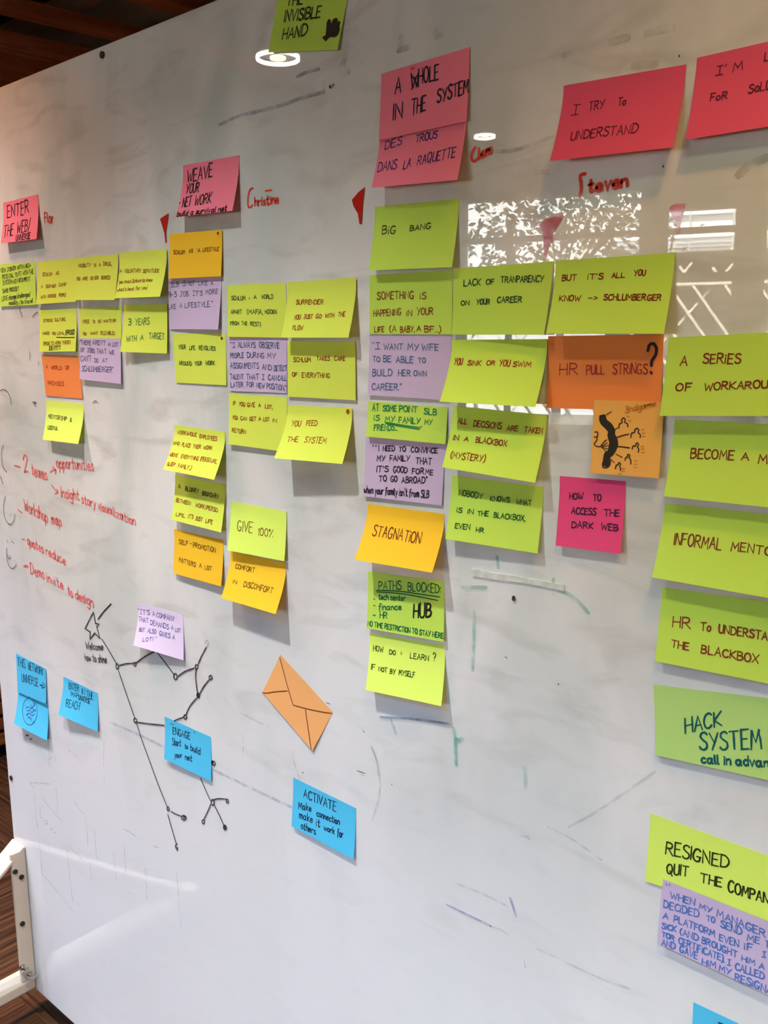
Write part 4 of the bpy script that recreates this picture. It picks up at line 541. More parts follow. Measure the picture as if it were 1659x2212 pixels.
('orange3','orange note turned at an angle and drawn as an envelope',[(-0.9593,1.0749),(-0.8529,1.0145),(-0.8935,0.9446),(-1.0015,1.0061)],0.0015,0.0025,0.0004,[('fold_line_drawing','brown ink lines drawing an envelope flap',(118,58,16),1.5,[('~',[(0.0072,0.0605),(0.1542,0.2405),(0.3277,0.4489),(0.4792,0.6094)]),('~',[(0.4792,0.6094),(0.6524,0.4356),(0.8478,0.219),(0.9952,0.0394)]),('~',[(0.0084,1.004),(0.0803,0.8971),(0.167,0.7319),(0.3191,0.4809)]),('~',[(0.6589,0.4528),(0.7115,0.5486),(0.8373,0.7612),(0.9762,0.9945)])])]),
('blue','blue note reading ACTIVATE make connection make it work for others',[(-0.9387,0.8877),(-0.8102,0.8834),(-0.8128,0.8054),(-0.9413,0.8096)],0.0039,0.004,0.0004,[('handwriting',None,(16,36,72),1.6,[('ACTIVATE',0.1799,0.293,0.6991,0.2497,0.1768),('Make',0.1018,0.576,0.3098,0.5082,0.1403),('connection',0.3996,0.5351,0.7592,0.479,0.1295),('make',0.1218,0.7551,0.3405,0.7096,0.1394),('it',0.4031,0.732,0.46,0.7158,0.1496),('work',0.5249,0.7359,0.6927,0.708,0.1174),('for',0.7354,0.7106,0.8222,0.6938,0.1465),('others.',0.1624,0.9414,0.4099,0.9056,0.1386)])])]
MARKS=[
('red_marker_name','small red marker name beside the leftmost pink note',(218,70,58),2.6,1,[('Flor',-1.5469,1.7372,-1.5178,1.7344,0.0167)]),
('red_marker_name','red marker name right of the WEAVE note',(218,70,58),2.6,1,[('~',[(-0.988,1.732),(-0.9945,1.7304),(-0.9991,1.7216),(-0.9993,1.7099),(-0.9948,1.7077),(-0.9904,1.7101)]),('hristine',-0.9854,1.7085,-0.9373,1.7076,0.011),('~',[(-0.9627,1.7257),(-0.951,1.7255)])]),
('red_marker_name','short red marker name under the ceiling light reflection',(218,70,58),3.2,1,[('~',[(-0.6175,1.7327),(-0.6214,1.7283),(-0.6221,1.7211),(-0.6181,1.7181),(-0.6142,1.7207)]),('lem',-0.6126,1.7201,-0.5956,1.723,0.0109)]),
('red_marker_name','red marker name above the window reflection',(218,70,58),3.6,1,[('~',[(-0.481,1.6882),(-0.486,1.6878),(-0.4868,1.6843),(-0.4857,1.6794),(-0.4854,1.6727),(-0.4873,1.6673)]),('teven',-0.4768,1.6698,-0.4349,1.671,0.012)]),
('red_marker_list','faded red marker list at the left edge',(244,112,110),2.8,0.9,[('~',[(-1.7307,1.2921),(-1.7181,1.2917),(-1.7075,1.2901)]),('2',-1.6929,1.2811,-1.6765,1.2839,0.0311),('teams',-1.6632,1.2798,-1.6061,1.2741,0.022),('~',[(-1.5921,1.2906),(-1.5799,1.2959),(-1.5701,1.2959)]),('~',[(-1.5823,1.3016),(-1.5717,1.2966),(-1.5737,1.2889)]),('opportunities',-1.5677,1.3016,-1.4396,1.3065,0.0195),('~',[(-1.5907,1.2662),(-1.5801,1.2595),(-1.571,1.2545)]),('~',[(-1.5719,1.2603),(-1.5701,1.2546),(-1.5803,1.251)]),('Insight',-1.5575,1.2471,-1.4941,1.2472,0.0188),('story',-1.4861,1.2431,-1.4409,1.2406,0.0166),('visualization',-1.4329,1.2392,-1.3178,1.2226,0.0147),('~',[(-1.7307,1.2031),(-1.7239,1.2003),(-1.715,1.1989)]),('Workshop',-1.7034,1.2035,-1.6164,1.1918,0.0237),('map',-1.6014,1.1911,-1.5657,1.1917,0.0202),('~',[(-1.7246,1.1439),(-1.7128,1.1444)]),('quotes',-1.7033,1.1363,-1.6412,1.1272,0.0186),('reduce',-1.6311,1.1255,-1.5598,1.1162,0.0172),('~',[(-1.7274,1.0871),(-1.707,1.0896)]),('~',[(-1.7234,1.0896),(-1.7085,1.0916)]),('Demo',-1.6999,1.0768,-1.6455,1.0745,0.0216),('invite',-1.6357,1.0707,-1.5752,1.0646,0.0193),('to',-1.5586,1.0596,-1.5428,1.0568,0.0161),('design',-1.5317,1.0557,-1.4707,1.0507,0.0187)]),
('red_marker_flag','small solid red flag left of the yellow note',(185,42,36),1.2,1,[('@',[(-1.2042,1.7118),(-1.1936,1.7151),(-1.1816,1.7178),(-1.1853,1.7055),(-1.1907,1.6904),(-1.1901,1.676),(-1.1933,1.6756),(-1.1952,1.6908),(-1.2013,1.7056)])]),
('red_marker_flag','larger solid red flag left of the tall pink notes',(185,42,36),1.2,1,[('@',[(-0.8033,1.6972),(-0.793,1.7047),(-0.7813,1.7099),(-0.7847,1.6909),(-0.7874,1.6672),(-0.7912,1.6676),(-0.7934,1.6798),(-0.801,1.6898)])]),
('pink_marker_flag','faded pink flag on the window reflection',(190,60,85),1.2,0.75,[('@',[(-0.5344,1.6443),(-0.5266,1.6489),(-0.5172,1.6506),(-0.5048,1.6507),(-0.5062,1.6463),(-0.5107,1.6409),(-0.5167,1.6335),(-0.5168,1.6257),(-0.5211,1.622),(-0.5246,1.6083),(-0.5278,1.6092),(-0.5266,1.6211),(-0.5297,1.636)])]),
('pink_marker_flag','faint pink flag on the right window reflection',(205,80,115),1.2,0.6,[('@',[(-0.3906,1.6467),(-0.3881,1.6489),(-0.3843,1.6496),(-0.3744,1.6489),(-0.3762,1.6411),(-0.3785,1.635),(-0.3796,1.6266),(-0.3789,1.6216),(-0.382,1.6219),(-0.383,1.6326),(-0.3875,1.6386),(-0.3901,1.6445)])]),
('star_drawing','black marker star',(44,40,40),2.6,0.95,[('-',[(-1.4712,1.041),(-1.4665,1.0202),(-1.4537,1.0214),(-1.4633,1.0141),(-1.4549,0.9938),(-1.4713,1.0005),(-1.4901,0.9844),(-1.4875,0.9993),(-1.5043,1.0027),(-1.4712,1.041)]),('~',[(-1.4575,1.0296),(-1.437,1.0476),(-1.4105,1.0674)]),('@',[(-1.4082,1.0678),(-1.4086,1.0669),(-1.4095,1.066),(-1.4107,1.0656),(-1.4118,1.0656),(-1.4126,1.0661),(-1.4128,1.0669),(-1.4124,1.0679),(-1.4115,1.0687),(-1.4103,1.0691),(-1.4092,1.0691),(-1.4084,1.0686)])]),
('black_marker_writing','black marker words under the star',(44,40,40),1.9,0.95,[('Welcome',-1.506,0.9617,-1.4455,0.9729,0.0142),('how to shine',-1.5131,0.9378,-1.4363,0.9502,0.0143)]),
('constellation_drawing','black marker constellation of lines and small circles',(62,58,58),2.6,0.92,[('~',[(-1.4489,0.9946),(-1.4274,0.9774),(-1.4028,0.9562)]),('~',[(-1.3978,0.9534),(-1.3986,0.9507),(-1.4004,0.9485),(-1.4026,0.9473),(-1.4047,0.9475),(-1.4061,0.949),(-1.4064,0.9513),(-1.4055,0.954),(-1.4038,0.9562),(-1.4016,0.9574),(-1.3995,0.9572),(-1.3981,0.9557),(-1.3978,0.9534)]),('~',[(-1.3984,0.9443),(-1.3778,0.9066),(-1.3541,0.865)]),('~',[(-1.348,0.8634),(-1.349,0.8611),(-1.351,0.8591),(-1.3537,0.8578),(-1.3563,0.8576),(-1.3581,0.8585),(-1.3587,0.8604),(-1.3577,0.8627),(-1.3556,0.8647),(-1.3529,0.866),(-1.3503,0.8662),(-1.3486,0.8652),(-1.348,0.8634)]),('~',[(-1.351,0.8592),(-1.3068,0.8684),(-1.2642,0.8779)]),('~',[(-1.3961,0.9551),(-1.3719,0.9643),(-1.3474,0.9707)]),('~',[(-1.3408,0.9707),(-1.3415,0.9689),(-1.343,0.9674),(-1.3449,0.9665),(-1.3467,0.9665),(-1.3479,0.9674),(-1.3483,0.969),(-1.3476,0.9708),(-1.3461,0.9723),(-1.3442,0.9732),(-1.3424,0.9732),(-1.3412,0.9723),(-1.3408,0.9707)]),('~',[(-1.3418,0.9722),(-1.3113,0.9915),(-1.2856,1.0054)]),('~',[(-1.2856,1.0054),(-1.2785,1.0085),(-1.2728,1.0073)]),('~',[(-1.2734,1.0075),(-1.2509,0.9939),(-1.2273,0.9788)]),('~',[(-1.2192,0.9776),(-1.22,0.9749),(-1.222,0.9726),(-1.2246,0.9713),(-1.2271,0.9714),(-1.2287,0.9728),(-1.2292,0.9752),(-1.2283,0.9779),(-1.2263,0.9802),(-1.2238,0.9815),(-1.2213,0.9814),(-1.2196,0.98),(-1.2192,0.9776)])]),
('constellation_drawing','black marker constellation right branch',(62,58,58),2.6,0.92,[('~',[(-1.2157,0.979),(-1.1963,0.992),(-1.1701,1.004)]),('~',[(-1.1607,1.0085),(-1.1614,1.0065),(-1.1628,1.0048),(-1.1646,1.0039),(-1.1664,1.004),(-1.1676,1.005),(-1.168,1.0068),(-1.1673,1.0087),(-1.1659,1.0104),(-1.1641,1.0113),(-1.1623,1.0113),(-1.1611,1.0102),(-1.1607,1.0085)]),('~',[(-1.16,1.0125),(-1.1494,1.0293),(-1.1359,1.0474)]),('~',[(-1.1653,1.0043),(-1.1682,0.9868),(-1.1648,0.9614)]),('~',[(-1.1597,0.9596),(-1.1603,0.9575),(-1.1618,0.9556),(-1.1636,0.9546),(-1.1654,0.9547),(-1.1666,0.9558),(-1.167,0.9578),(-1.1663,0.9599),(-1.1649,0.9618),(-1.163,0.9628),(-1.1613,0.9627),(-1.16,0.9616),(-1.1597,0.9596)]),('~',[(-1.1614,0.9592),(-1.1617,0.958),(-1.1625,0.9571),(-1.1635,0.9565),(-1.1644,0.9565),(-1.1651,0.9572),(-1.1653,0.9582),(-1.1649,0.9594),(-1.1642,0.9604),(-1.1632,0.9609),(-1.1622,0.9609),(-1.1616,0.9602),(-1.1614,0.9592)]),('~',[(-1.1588,0.963),(-1.1471,0.9782),(-1.1322,0.9934)]),('~',[(-1.124,0.9991),(-1.1246,0.9973),(-1.1262,0.9957),(-1.1282,0.9948),(-1.1301,0.9948),(-1.1315,0.9956),(-1.1319,0.9972),(-1.1313,0.999),(-1.1297,1.0006),(-1.1277,1.0015),(-1.1258,1.0016),(-1.1244,1.0007),(-1.124,0.9991)]),('~',[(-1.1678,0.9529),(-1.1873,0.9337),(-1.1997,0.9145)]),('~',[(-1.1977,0.9116),(-1.1984,0.9095),(-1.2,0.9077),(-1.202,0.9066),(-1.204,0.9066),(-1.2054,0.9076),(-1.2058,0.9094),(-1.2051,0.9115),(-1.2035,0.9133),(-1.2014,0.9144),(-1.1995,0.9144),(-1.1981,0.9134),(-1.1977,0.9116)]),('~',[(-1.2063,0.9087),(-1.2205,0.9021),(-1.2337,0.8947)])]),
('faded_circle','half erased grey circle at a branch end',(120,110,110),2.6,0.3,[('~',[(-1.1378,1.0529),(-1.1359,1.0578),(-1.1312,1.0588),(-1.1304,1.0538),(-1.1335,1.0494)])]),
('constellation_drawing','black marker constellation lower branches',(66,62,64),2.4,0.92,[('~',[(-1.35,0.8586),(-1.3368,0.8312),(-1.3169,0.7985),(-1.2941,0.7611),(-1.2692,0.725)]),('~',[(-1.2627,0.7226),(-1.2633,0.7204),(-1.2646,0.7185),(-1.2663,0.7174),(-1.268,0.7173),(-1.2691,0.7184),(-1.2693,0.7202),(-1.2687,0.7224),(-1.2674,0.7243),(-1.2657,0.7254),(-1.264,0.7254),(-1.263,0.7244),(-1.2627,0.7226)]),('~',[(-1.2581,0.7198),(-1.2444,0.7193),(-1.2284,0.7211)]),('~',[(-1.2138,0.7234),(-1.2149,0.7209),(-1.2175,0.7183),(-1.221,0.7165),(-1.2244,0.7158),(-1.2268,0.7165),(-1.2275,0.7185),(-1.2264,0.7211),(-1.2238,0.7236),(-1.2203,0.7255),(-1.2169,0.7261),(-1.2145,0.7254),(-1.2138,0.7234)]),('~',[(-1.2239,0.722),(-1.2147,0.7253),(-1.2219,0.719)]),('~',[(-1.2681,0.7105),(-1.2584,0.6872),(-1.2478,0.6628)]),('~',[(-1.2443,0.6634),(-1.2494,0.6569),(-1.2486,0.6527),(-1.2438,0.6553),(-1.2454,0.6494)]),('~',[(-1.1375,0.8518),(-1.1335,0.8514)]),('~',[(-1.1257,0.8514),(-1.1264,0.8494),(-1.128,0.8476),(-1.1301,0.8464),(-1.1322,0.8463),(-1.1336,0.8471),(-1.134,0.8488),(-1.1334,0.8508),(-1.1317,0.8526),(-1.1296,0.8537),(-1.1276,0.8539),(-1.1262,0.853),(-1.1257,0.8514)]),('~',[(-1.1314,0.8517),(-1.1317,0.8506),(-1.1326,0.8496),(-1.1336,0.849),(-1.1346,0.849),(-1.1354,0.8494),(-1.1356,0.8503),(-1.1352,0.8514),(-1.1344,0.8524),(-1.1334,0.853),(-1.1323,0.853),(-1.1316,0.8525),(-1.1314,0.8517)]),('~',[(-1.1673,0.8117),(-1.1548,0.7948),(-1.1423,0.7795)]),('~',[(-1.133,0.78),(-1.1337,0.7772),(-1.1354,0.7748),(-1.1375,0.7733),(-1.1396,0.7733),(-1.141,0.7746),(-1.1414,0.777),(-1.1407,0.7798),(-1.139,0.7822),(-1.1368,0.7836),(-1.1348,0.7837),(-1.1334,0.7823),(-1.133,0.78)]),('~',[(-1.1358,0.7831),(-1.121,0.7908),(-1.0964,0.7982)]),('~',[(-1.095,0.7952),(-1.0955,0.7936),(-1.0968,0.792),(-1.0985,0.791),(-1.1001,0.7909),(-1.1012,0.7916),(-1.1015,0.793),(-1.101,0.7947),(-1.0997,0.7962),(-1.0981,0.7972),(-1.0965,0.7973),(-1.0954,0.7966),(-1.095,0.7952)]),('~',[(-1.1427,0.7738),(-1.1498,0.76),(-1.164,0.7379)]),('~',[(-1.1619,0.7347),(-1.1624,0.7328),(-1.1638,0.731),(-1.1656,0.7299),(-1.1673,0.7297),(-1.1685,0.7305),(-1.1688,0.7321),(-1.1682,0.7341),(-1.1669,0.7358),(-1.1651,0.7369),(-1.1634,0.7371),(-1.1622,0.7363),(-1.1619,0.7347)]),('~',[(-1.1333,0.775),(-1.1208,0.762),(-1.1096,0.7465)]),('~',[(-1.1035,0.746),(-1.1042,0.7438),(-1.1056,0.7418),(-1.1075,0.7406),(-1.1093,0.7405),(-1.1106,0.7414),(-1.111,0.7432),(-1.1104,0.7454),(-1.1089,0.7474),(-1.107,0.7486),(-1.1052,0.7487),(-1.1039,0.7478),(-1.1035,0.746)]),('~',[(-1.1056,0.7452),(-1.1059,0.7441),(-1.1065,0.7432),(-1.1074,0.7426),(-1.1082,0.7426),(-1.1087,0.7431),(-1.1089,0.744),(-1.1086,0.7451),(-1.108,0.746),(-1.1071,0.7466),(-1.1063,0.7466),(-1.1058,0.7461),(-1.1056,0.7452)])]),
('faded_grey_mark','faint leftover grey pen lines at the lower left',(120,112,114),1.8,0.24,[('~',[(-1.7739,0.6026),(-1.7281,0.6164),(-1.6838,0.6288)]),('~',[(-1.7739,0.6026),(-1.769,0.5984),(-1.7615,0.5935)]),('~',[(-1.7274,0.5845),(-1.6922,0.5706),(-1.6448,0.5573)]),('~',[(-1.663,0.6295),(-1.6616,0.5957),(-1.6664,0.5682)]),('~',[(-1.5913,0.6216),(-1.5756,0.6119),(-1.5571,0.606)]),('~',[(-1.5571,0.606),(-1.5508,0.5792),(-1.5508,0.5403)]),('~',[(-1.6281,0.5119),(-1.6039,0.5055),(-1.5727,0.4993)]),('~',[(-1.6382,0.5123),(-1.6341,0.4471),(-1.6298,0.3829)]),('~',[(-1.7583,0.3947),(-1.6976,0.3821),(-1.6254,0.3582)]),('~',[(-1.7564,0.5),(-1.7548,0.4555),(-1.7563,0.3971)]),('~',[(-1.4151,0.6274),(-1.3928,0.6287),(-1.3679,0.6269)]),('~',[(-1.456,0.5634),(-1.4547,0.5342),(-1.4528,0.5023)]),('~',[(-1.4183,0.5967),(-1.4163,0.5657),(-1.4175,0.5332)]),('~',[(-1.251,0.6065),(-1.2477,0.5529),(-1.2446,0.4961)]),('~',[(-1.5992,0.7294),(-1.5824,0.7277),(-1.566,0.7247)]),('~',[(-1.6806,0.706),(-1.6813,0.6832),(-1.6853,0.6734),(-1.6782,0.6686)]),('~',[(-1.6894,0.6806),(-1.6781,0.687),(-1.6668,0.6939)]),('~',[(-1.4626,0.7904),(-1.47,0.7493),(-1.4729,0.6999)]),('~',[(-1.5483,0.502),(-1.5473,0.4827),(-1.5478,0.4669)]),('~',[(-1.3482,0.5746),(-1.3532,0.5648),(-1.3476,0.5593),(-1.3442,0.5736)]),('~',[(-1.3486,0.5484),(-1.3511,0.5081)]),('~',[(-1.7366,0.5593),(-1.742,0.5411),(-1.7341,0.5321),(-1.7234,0.5389)]),('~',[(-1.7097,0.5336),(-1.7109,0.5311),(-1.7136,0.5286),(-1.7171,0.5268),(-1.7204,0.5261),(-1.7227,0.5268),(-1.7233,0.5286),(-1.722,0.5311),(-1.7193,0.5337),(-1.7158,0.5355),(-1.7125,0.5361),(-1.7103,0.5354),(-1.7097,0.5336)]),('@',[(-1.6931,0.5236),(-1.6937,0.5222),(-1.695,0.5208),(-1.6968,0.5199),(-1.6984,0.5196),(-1.6995,0.52),(-1.6998,0.5211),(-1.6991,0.5225),(-1.6978,0.5239),(-1.6961,0.5248),(-1.6944,0.5251),(-1.6933,0.5246)]),('@',[(-1.6808,0.5208),(-1.6814,0.5196),(-1.6825,0.5184),(-1.6839,0.5176),(-1.6853,0.5174),(-1.6862,0.5178),(-1.6864,0.5187),(-1.6859,0.52),(-1.6847,0.5211),(-1.6833,0.5219),(-1.682,0.5222),(-1.6811,0.5218)]),('~',[(-1.7257,0.4862),(-1.722,0.4891)]),('~',[(-1.7154,0.4827),(-1.7166,0.4673)]),('~',[(-1.4103,0.4986),(-1.4018,0.4968)]),('~',[(-1.3189,0.6298),(-1.3029,0.6322)]),('~',[(-1.7614,0.5758),(-1.7608,0.5254),(-1.7564,0.5)]),('~',[(-1.5219,0.5844),(-1.5211,0.5517),(-1.521,0.5213)]),('~',[(-1.6542,0.7001),(-1.6569,0.688)])]),
('bracket_drawing','dark grey curved pen bracket by the red list',(96,92,92),1.8,0.85,[('~',[(-1.7688,1.3294),(-1.7797,1.317),(-1.7829,1.2987),(-1.7769,1.2829),(-1.763,1.2759)]),('~',[(-1.7794,1.2242),(-1.7922,1.2007),(-1.7891,1.1788),(-1.7719,1.1683),(-1.7536,1.1767),(-1.7447,1.1924)]),('~',[(-1.7929,1.1165),(-1.7957,1.0953),(-1.7888,1.0794),(-1.7762,1.0747),(-1.7607,1.0819),(-1.7558,1.0883)]),('~',[(-1.7624,1.1912),(-1.7628,1.1866)]),('~',[(-1.7908,1.1018),(-1.7882,1.0946),(-1.7802,1.0968),(-1.7823,1.1021)]),('~',[(-1.7933,1.2651),(-1.7891,1.2563),(-1.7846,1.2494)]),('~',[(-1.7891,1.134),(-1.7844,1.1281)]),('~',[(-1.7701,1.1338),(-1.7574,1.1309)])]),
('bracket_drawing','dark grey curved pen mark above the red list',(104,98,96),1.8,0.8,[('~',[(-1.767,1.4368),(-1.7517,1.4407),(-1.7347,1.4369),(-1.7256,1.4251),(-1.7231,1.4115)]),('~',[(-1.639,1.4198),(-1.6242,1.4199),(-1.6334,1.4178),(-1.6261,1.4115)]),('~',[(-1.4253,1.4264),(-1.4174,1.43),(-1.411,1.4269)]),('~',[(-1.6348,1.5136),(-1.6345,1.5064),(-1.6373,1.4977)]),('~',[(-1.604,1.4957),(-1.6044,1.4893)]),('~',[(-1.6604,1.5956),(-1.6573,1.5869),(-1.6527,1.5782)]),('~',[(-1.5934,1.5851),(-1.6055,1.5812),(-1.6148,1.5766)]),('~',[(-1.5852,1.5925),(-1.5813,1.5903)])]),
('faded_blue_line','long pale blue leftover marker line',(80,120,180),5,0.18,[('~',[(-1.4362,0.835),(-1.3531,0.8372),(-1.2685,0.8378)]),('~',[(-1.1372,0.8384),(-1.0405,0.8381),(-0.9414,0.8384)])]),
('faded_blue_line','dark blue smeared line under the ceiling light reflection',(40,90,145),4.5,0.25,[('~',[(-1.0557,1.8229),(-1.01,1.8278),(-0.9668,1.8275)]),('~',[(-0.9668,1.8275),(-0.9277,1.8275),(-0.888,1.8299),(-0.848,1.8299)]),('~',[(-0.8477,1.8414),(-0.8477,1.8278)]),('~',[(-0.8957,1.8564),(-0.8764,1.8583),(-0.8555,1.8577)])]),
('faded_blue_line','pale blue smear right of the green hand note',(50,100,135),9,0.14,[('~',[(-0.8102,1.8636),(-0.8162,1.8542),(-0.8173,1.8491),(-0.8056,1.8453)])]),
('faded_blue_line','blue smear above the tall pink note',(70,95,120),7,0.11,[('~',[(-0.7228,1.8665),(-0.7237,1.858),(-0.7264,1.8523)]),('~',[(-0.7264,1.8536),(-0.7202,1.853),(-0.7115,1.853)]),('~',[(-0.6726,1.862),(-0.6709,1.8556),(-0.6644,1.8572)])]),
('faded_teal_line','faint green line from the short red name',(50,150,110),4.0,0.16,[('~',[(-0.5964,1.7249),(-0.5708,1.7226),(-0.5461,1.7244),(-0.5196,1.7292)])]),
('faded_grey_smear','grey wiped smears near the top right',(110,104,90),8,0.1,[('~',[(-0.5086,1.8043),(-0.4992,1.805)]),('~',[(-0.4569,1.8058),(-0.4481,1.8059),(-0.4395,1.8065)]),('~',[(-0.4211,1.8057),(-0.4115,1.8061),(-0.3952,1.8055)]),('~',[(-0.4326,1.7799),(-0.4212,1.7786),(-0.41,1.7772)]),('~',[(-0.5381,1.6966),(-0.5247,1.6952)]),('~',[(-0.3267,1.6681),(-0.3173,1.6752),(-0.3021,1.6802)])]),
('faded_teal_line','teal leftover marker strokes in the middle',(30,180,155),4.5,0.26,[('~',[(-0.6114,1.208),(-0.6112,1.1802),(-0.6117,1.1608),(-0.6125,1.1338)]),('~',[(-0.6288,1.2347),(-0.6127,1.2374),(-0.5942,1.2407)]),('~',[(-0.5043,1.2654),(-0.5045,1.2559),(-0.5036,1.2484)]),('~',[(-0.5014,1.2527),(-0.4869,1.2524),(-0.4725,1.2456),(-0.4597,1.2351)]),('~',[(-0.5796,1.2795),(-0.5789,1.2736),(-0.5775,1.2669)])]),
('faded_teal_line','bright teal leftover corner stroke',(20,190,165),4.5,0.42,[('~',[(-0.6406,1.0524),(-0.6379,1.0379),(-0.6373,1.021),(-0.636,1.0043)]),('~',[(-0.6355,1.0386),(-0.6315,1.0389),(-0.6266,1.0421)])]),
('faded_blue_line','blue leftover line left of the teal corner',(50,110,170),3.2,0.42,[('~',[(-0.763,1.0324),(-0.7206,1.0423),(-0.683,1.0497),(-0.6457,1.0558)])]),
('faded_violet_line','violet leftover dashes at the bottom',(80,90,190),3.4,0.32,[('~',[(-0.6494,0.8057),(-0.6229,0.8057),(-0.5958,0.8064)]),('~',[(-0.5958,0.8064),(-0.58,0.8064)]),('~',[(-0.5523,0.857),(-0.5481,0.8472),(-0.5436,0.8363)])]),
('faded_grey_line','grey leftover lines at the bottom right',(110,115,130),3.0,0.09,[('~',[(-0.58,0.8064),(-0.5645,0.808),(-0.5542,0.8068)]),('~',[(-0.5133,0.8068),(-0.4907,0.8078),(-0.4698,0.8077),(-0.4383,0.8087)]),('~',[(-0.4383,0.8087),(-0.4145,0.8108),(-0.3936,0.8145)]),('~',[(-0.6315,0.8423),(-0.5964,0.8451),(-0.555,0.8441)]),('~',[(-0.7791,0.9869),(-0.7684,0.9651),(-0.7645,0.9387),(-0.7673,0.9124),(-0.7805,0.8743)]),('~',[(-0.5312,0.7859),(-0.5284,0.7743)]),('~',[(-0.4756,0.9792),(-0.448,1.0041),(-0.4257,1.0265)]),('~',[(-0.4257,1.0265),(-0.4004,1.0533),(-0.3762,1.079)]),('~',[(-0.5026,0.9692),(-0.4707,0.9661),(-0.4333,0.9551)]),('~',[(-0.5399,0.9438),(-0.5315,0.9463),(-0.5267,0.9452)])]),
('faded_teal_line','pale teal vertical smear',(60,180,170),5,0.22,[('~',[(-0.5361,1.0329),(-0.5346,1.0214),(-0.5343,1.0084)]),('~',[(-0.7431,1.0343),(-0.7356,1.017)])]),
('faded_grey_line','faint grey lines left of the envelope note',(120,114,112),2.2,0.13,[('~',[(-1.0565,0.9587),(-1.0243,0.9555),(-0.9893,0.9539)]),('~',[(-1.0514,0.9219),(-1.0505,0.9064),(-1.054,0.8878)]),('~',[(-0.7802,0.9845),(-0.7708,0.9692),(-0.7672,0.9475)]),('~',[(-0.9382,0.9252),(-0.9321,0.9072),(-0.9225,0.8903)])]),
('pen_dot','dark pen specks on the board',(40,38,40),1.4,0.9,[('~',[(-0.7949,1.0042),(-0.7915,1.0025)]),('@',[(-0.5532,1.2346),(-0.5535,1.2329),(-0.5544,1.2316),(-0.5557,1.2309),(-0.5569,1.2311),(-0.5579,1.2321),(-0.5583,1.2337),(-0.558,1.2354),(-0.5571,1.2368),(-0.5558,1.2375),(-0.5545,1.2372),(-0.5536,1.2362)]),('~',[(-0.5657,1.1618),(-0.5631,1.1607)]),('@',[(-0.4932,1.1463),(-0.4933,1.1459),(-0.4936,1.1455),(-0.494,1.1453),(-0.4945,1.1453),(-0.4948,1.1455),(-0.4949,1.1459),(-0.4948,1.1463),(-0.4945,1.1467),(-0.4941,1.1469),(-0.4936,1.1469),(-0.4933,1.1467)]),('@',[(-0.7417,0.9424),(-0.7418,0.942),(-0.7422,0.9416),(-0.7427,0.9413),(-0.7431,0.9413),(-0.7435,0.9414),(-0.7436,0.9418),(-0.7435,0.9422),(-0.7431,0.9427),(-0.7426,0.9429),(-0.7421,0.943),(-0.7418,0.9428)]),('@',[(-0.8349,1.8333),(-0.8352,1.8323),(-0.8359,1.8316),(-0.8369,1.8315),(-0.8379,1.832),(-0.8386,1.8329),(-0.8388,1.834),(-0.8386,1.835),(-0.8378,1.8356),(-0.8368,1.8358),(-0.8358,1.8353),(-0.8351,1.8344)]),('@',[(-0.8301,1.8345),(-0.8302,1.834),(-0.8307,1.8337),(-0.8313,1.8337),(-0.8319,1.8339),(-0.8323,1.8344),(-0.8324,1.835),(-0.8323,1.8355),(-0.8318,1.8358),(-0.8312,1.8358),(-0.8306,1.8356),(-0.8302,1.8351)]),('@',[(-0.9147,0.9038),(-0.9149,0.9031),(-0.9154,0.9025),(-0.9161,0.9022),(-0.9168,0.9021),(-0.9173,0.9024),(-0.9175,0.9029),(-0.9173,0.9035),(-0.9168,0.9041),(-0.9161,0.9045),(-0.9154,0.9046),(-0.9149,0.9043)]),('~',[(-0.8063,0.9416),(-0.7915,0.9423)]),('~',[(-0.8639,1.026),(-0.8575,1.0256)]),('@',[(-0.3976,1.6846),(-0.3977,1.684),(-0.3979,1.6835),(-0.3983,1.6834),(-0.3986,1.6836),(-0.3989,1.6841),(-0.399,1.6848),(-0.3989,1.6854),(-0.3987,1.6858),(-0.3984,1.6859),(-0.398,1.6857),(-0.3977,1.6852)]),('@',[(-0.3869,1.7793),(-0.3869,1.7787),(-0.3871,1.7784),(-0.3875,1.7783),(-0.3878,1.7785),(-0.3881,1.779),(-0.3882,1.7796),(-0.3881,1.7802),(-0.3879,1.7806),(-0.3876,1.7807),(-0.3872,1.7804),(-0.387,1.7799)]),('@',[(-1.7634,0.7137),(-1.7644,0.7123),(-1.7668,0.7108),(-1.77,0.7096),(-1.7731,0.709),(-1.7753,0.7091),(-1.7759,0.71),(-1.7749,0.7113),(-1.7725,0.7128),(-1.7693,0.714),(-1.7662,0.7146),(-1.7641,0.7145)]),('@',[(-1.7503,0.7092),(-1.751,0.7079),(-1.7526,0.7067),(-1.7547,0.7058),(-1.7567,0.7054),(-1.7581,0.7058),(-1.7585,0.7067),(-1.7578,0.708),(-1.7562,0.7092),(-1.754,0.7101),(-1.752,0.7105),(-1.7506,0.7101)])]),
('tape_strip','pale strip of tape stuck on the board below the NOBODY KNOWS note',(236,242,236),1,0.5,[('@',[(-0.6164,1.2597),(-0.5747,1.2597),(-0.5468,1.261),(-0.5082,1.2611),(-0.4904,1.2612),(-0.491,1.2546),(-0.508,1.2549),(-0.5432,1.2548),(-0.5746,1.2526),(-0.6138,1.251)])])]

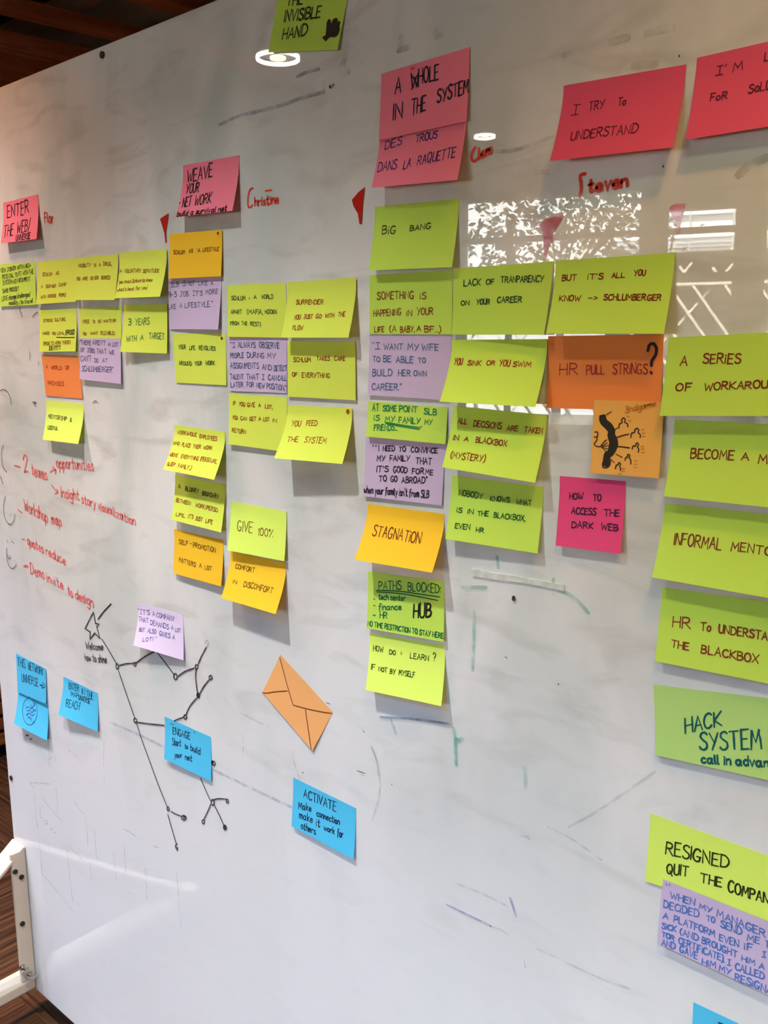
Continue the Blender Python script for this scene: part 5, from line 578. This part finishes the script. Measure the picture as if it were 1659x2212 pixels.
# ------------------------------------------------------------------ marker on the board
SPLIT = ('faded', 'bracket', 'constellation', 'pen_dot')
for n, (name, label, rgb, wd, al, ent) in enumerate(MARKS):
    y = -.0005-.00004*n; f = lambda a, b, y=y: Vector((a/1000, y, b/1000)); rnd = random.Random(100+n)
    if name.startswith(SPLIT): sets = [[e] for e in ent]
    elif name == 'red_marker_list': sets = [ent[:8], ent[8:14], ent[14:17], ent[17:20], ent[20:]]
    else: sets = [ent]
    for q in sets:
        nm = name
        if name == 'constellation_drawing':
            p = q[0][1]; nm = 'constellation_node' if q[0][0] == '@' or p[0] == p[-1] else 'constellation_line'
        mb = MB(); write(mb, q, wd, f, 1000, 1000, rnd, 1)
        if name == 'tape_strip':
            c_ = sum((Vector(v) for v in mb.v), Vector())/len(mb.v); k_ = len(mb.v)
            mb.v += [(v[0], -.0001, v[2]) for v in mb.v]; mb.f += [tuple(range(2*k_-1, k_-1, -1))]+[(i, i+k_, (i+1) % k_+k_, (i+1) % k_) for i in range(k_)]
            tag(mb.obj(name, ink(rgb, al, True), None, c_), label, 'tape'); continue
        o = mb.obj(nm, ink(rgb, al, True), bd, bo)
        if nm == name: o['label'] = label
# ------------------------------------------------------------------ sticky notes
PAPER = {
 'green': ((.60, .84, .12), 'lime sticky notes'), 'brightlime': ((.78, .97, .17), 'lime sticky notes'), 'lime': ((.745, .86, .12), 'yellow-green sticky notes'), 'lime2': ((.64, .85, .11), 'lime sticky notes'),
 'palegreen': ((.52, .78, .24), 'lime sticky notes'), 'pink': ((.97, .25, .35), 'pink sticky notes'), 'rose': ((.82, .11, .21), 'pink sticky notes'),
 'magenta': ((.86, .085, .26), 'pink sticky notes'), 'orange': ((.95, .30, .09), 'orange sticky notes'), 'orange2': ((.95, .29, .08), 'orange sticky notes'),
 'orange3': ((.98, .50, .19), 'orange sticky notes'), 'amber': ((.92, .50, .12), 'orange sticky notes'), 'gold': ((.95, .58, .035), 'golden sticky notes'),
 'purple': ((.66, .52, .75), 'purple sticky notes'), 'purple2': ((.82, .70, .93), 'purple sticky notes'), 'blue': ((.10, .60, .90), 'blue sticky notes')}
def note(c, label, P, Ll, Lr, d0, wr, seed):
    A, B, C_, D_ = [Vector(p) for p in P]
    W = ((B-A).length+(C_-D_).length)/2*1000; H = ((D_-A).length+(C_-B).length)/2*1000
    rnd = random.Random(seed)
    def surf(u, v, off=0.0):
        q = (A*(1-u)+B*u)*(1-v)+(D_*(1-u)+C_*u)*v
        d = d0+(Ll*(1-u)+Lr*u)*max(0, (v-.14)/.86)**1.4
        return Vector((q.x, -d-off, q.y))
    cen = surf(.5, .5)
    col, grp = PAPER[c]
    mb = MB(); nu, nv = 6, 14
    for off in (0.0, -.00015):
        vs = [surf(i/nu, j/nv, off) for j in range(nv+1) for i in range(nu+1)]
        fs = [(j*(nu+1)+i, j*(nu+1)+i+1, (j+1)*(nu+1)+i+1, (j+1)*(nu+1)+i) for j in range(nv) for i in range(nu)]
        mb.add(vs, fs if off else [f[::-1] for f in fs])
    k = (nu+1)*(nv+1)
    rim = [i for i in range(nu+1)]+[j*(nu+1)+nu for j in range(1, nv+1)]+[nv*(nu+1)+i for i in range(nu-1, -1, -1)]+[j*(nu+1) for j in range(nv-1, 0, -1)]
    nr = len(rim); e0 = [mb.v[i] for i in rim]; e1 = [mb.v[i+k] for i in rim]
    mb.add(e0+e1, [(i, (i+1) % nr, (i+1) % nr+nr, i+nr) for i in range(nr)])
    o = mb.obj('sticky_note', paper('paper_'+c, col), None, cen, True)
    tag(o, label, 'sticky note', grp)
    for q, (nm, lb, rgb, wd, ent) in enumerate(wr):
        mb = MB(); off = .0003+.00005*q
        write(mb, ent, wd, lambda a, b: surf(a/W, b/H, off), W, H, rnd, -1)
        p = mb.obj(nm, ink(rgb), o, cen)
        if lb: p['label'] = lb
for n, (c, label, P, Ll, Lr, d0, wr) in enumerate(NOTES): note(c, label, P, Ll, Lr, d0, wr, 500+n)
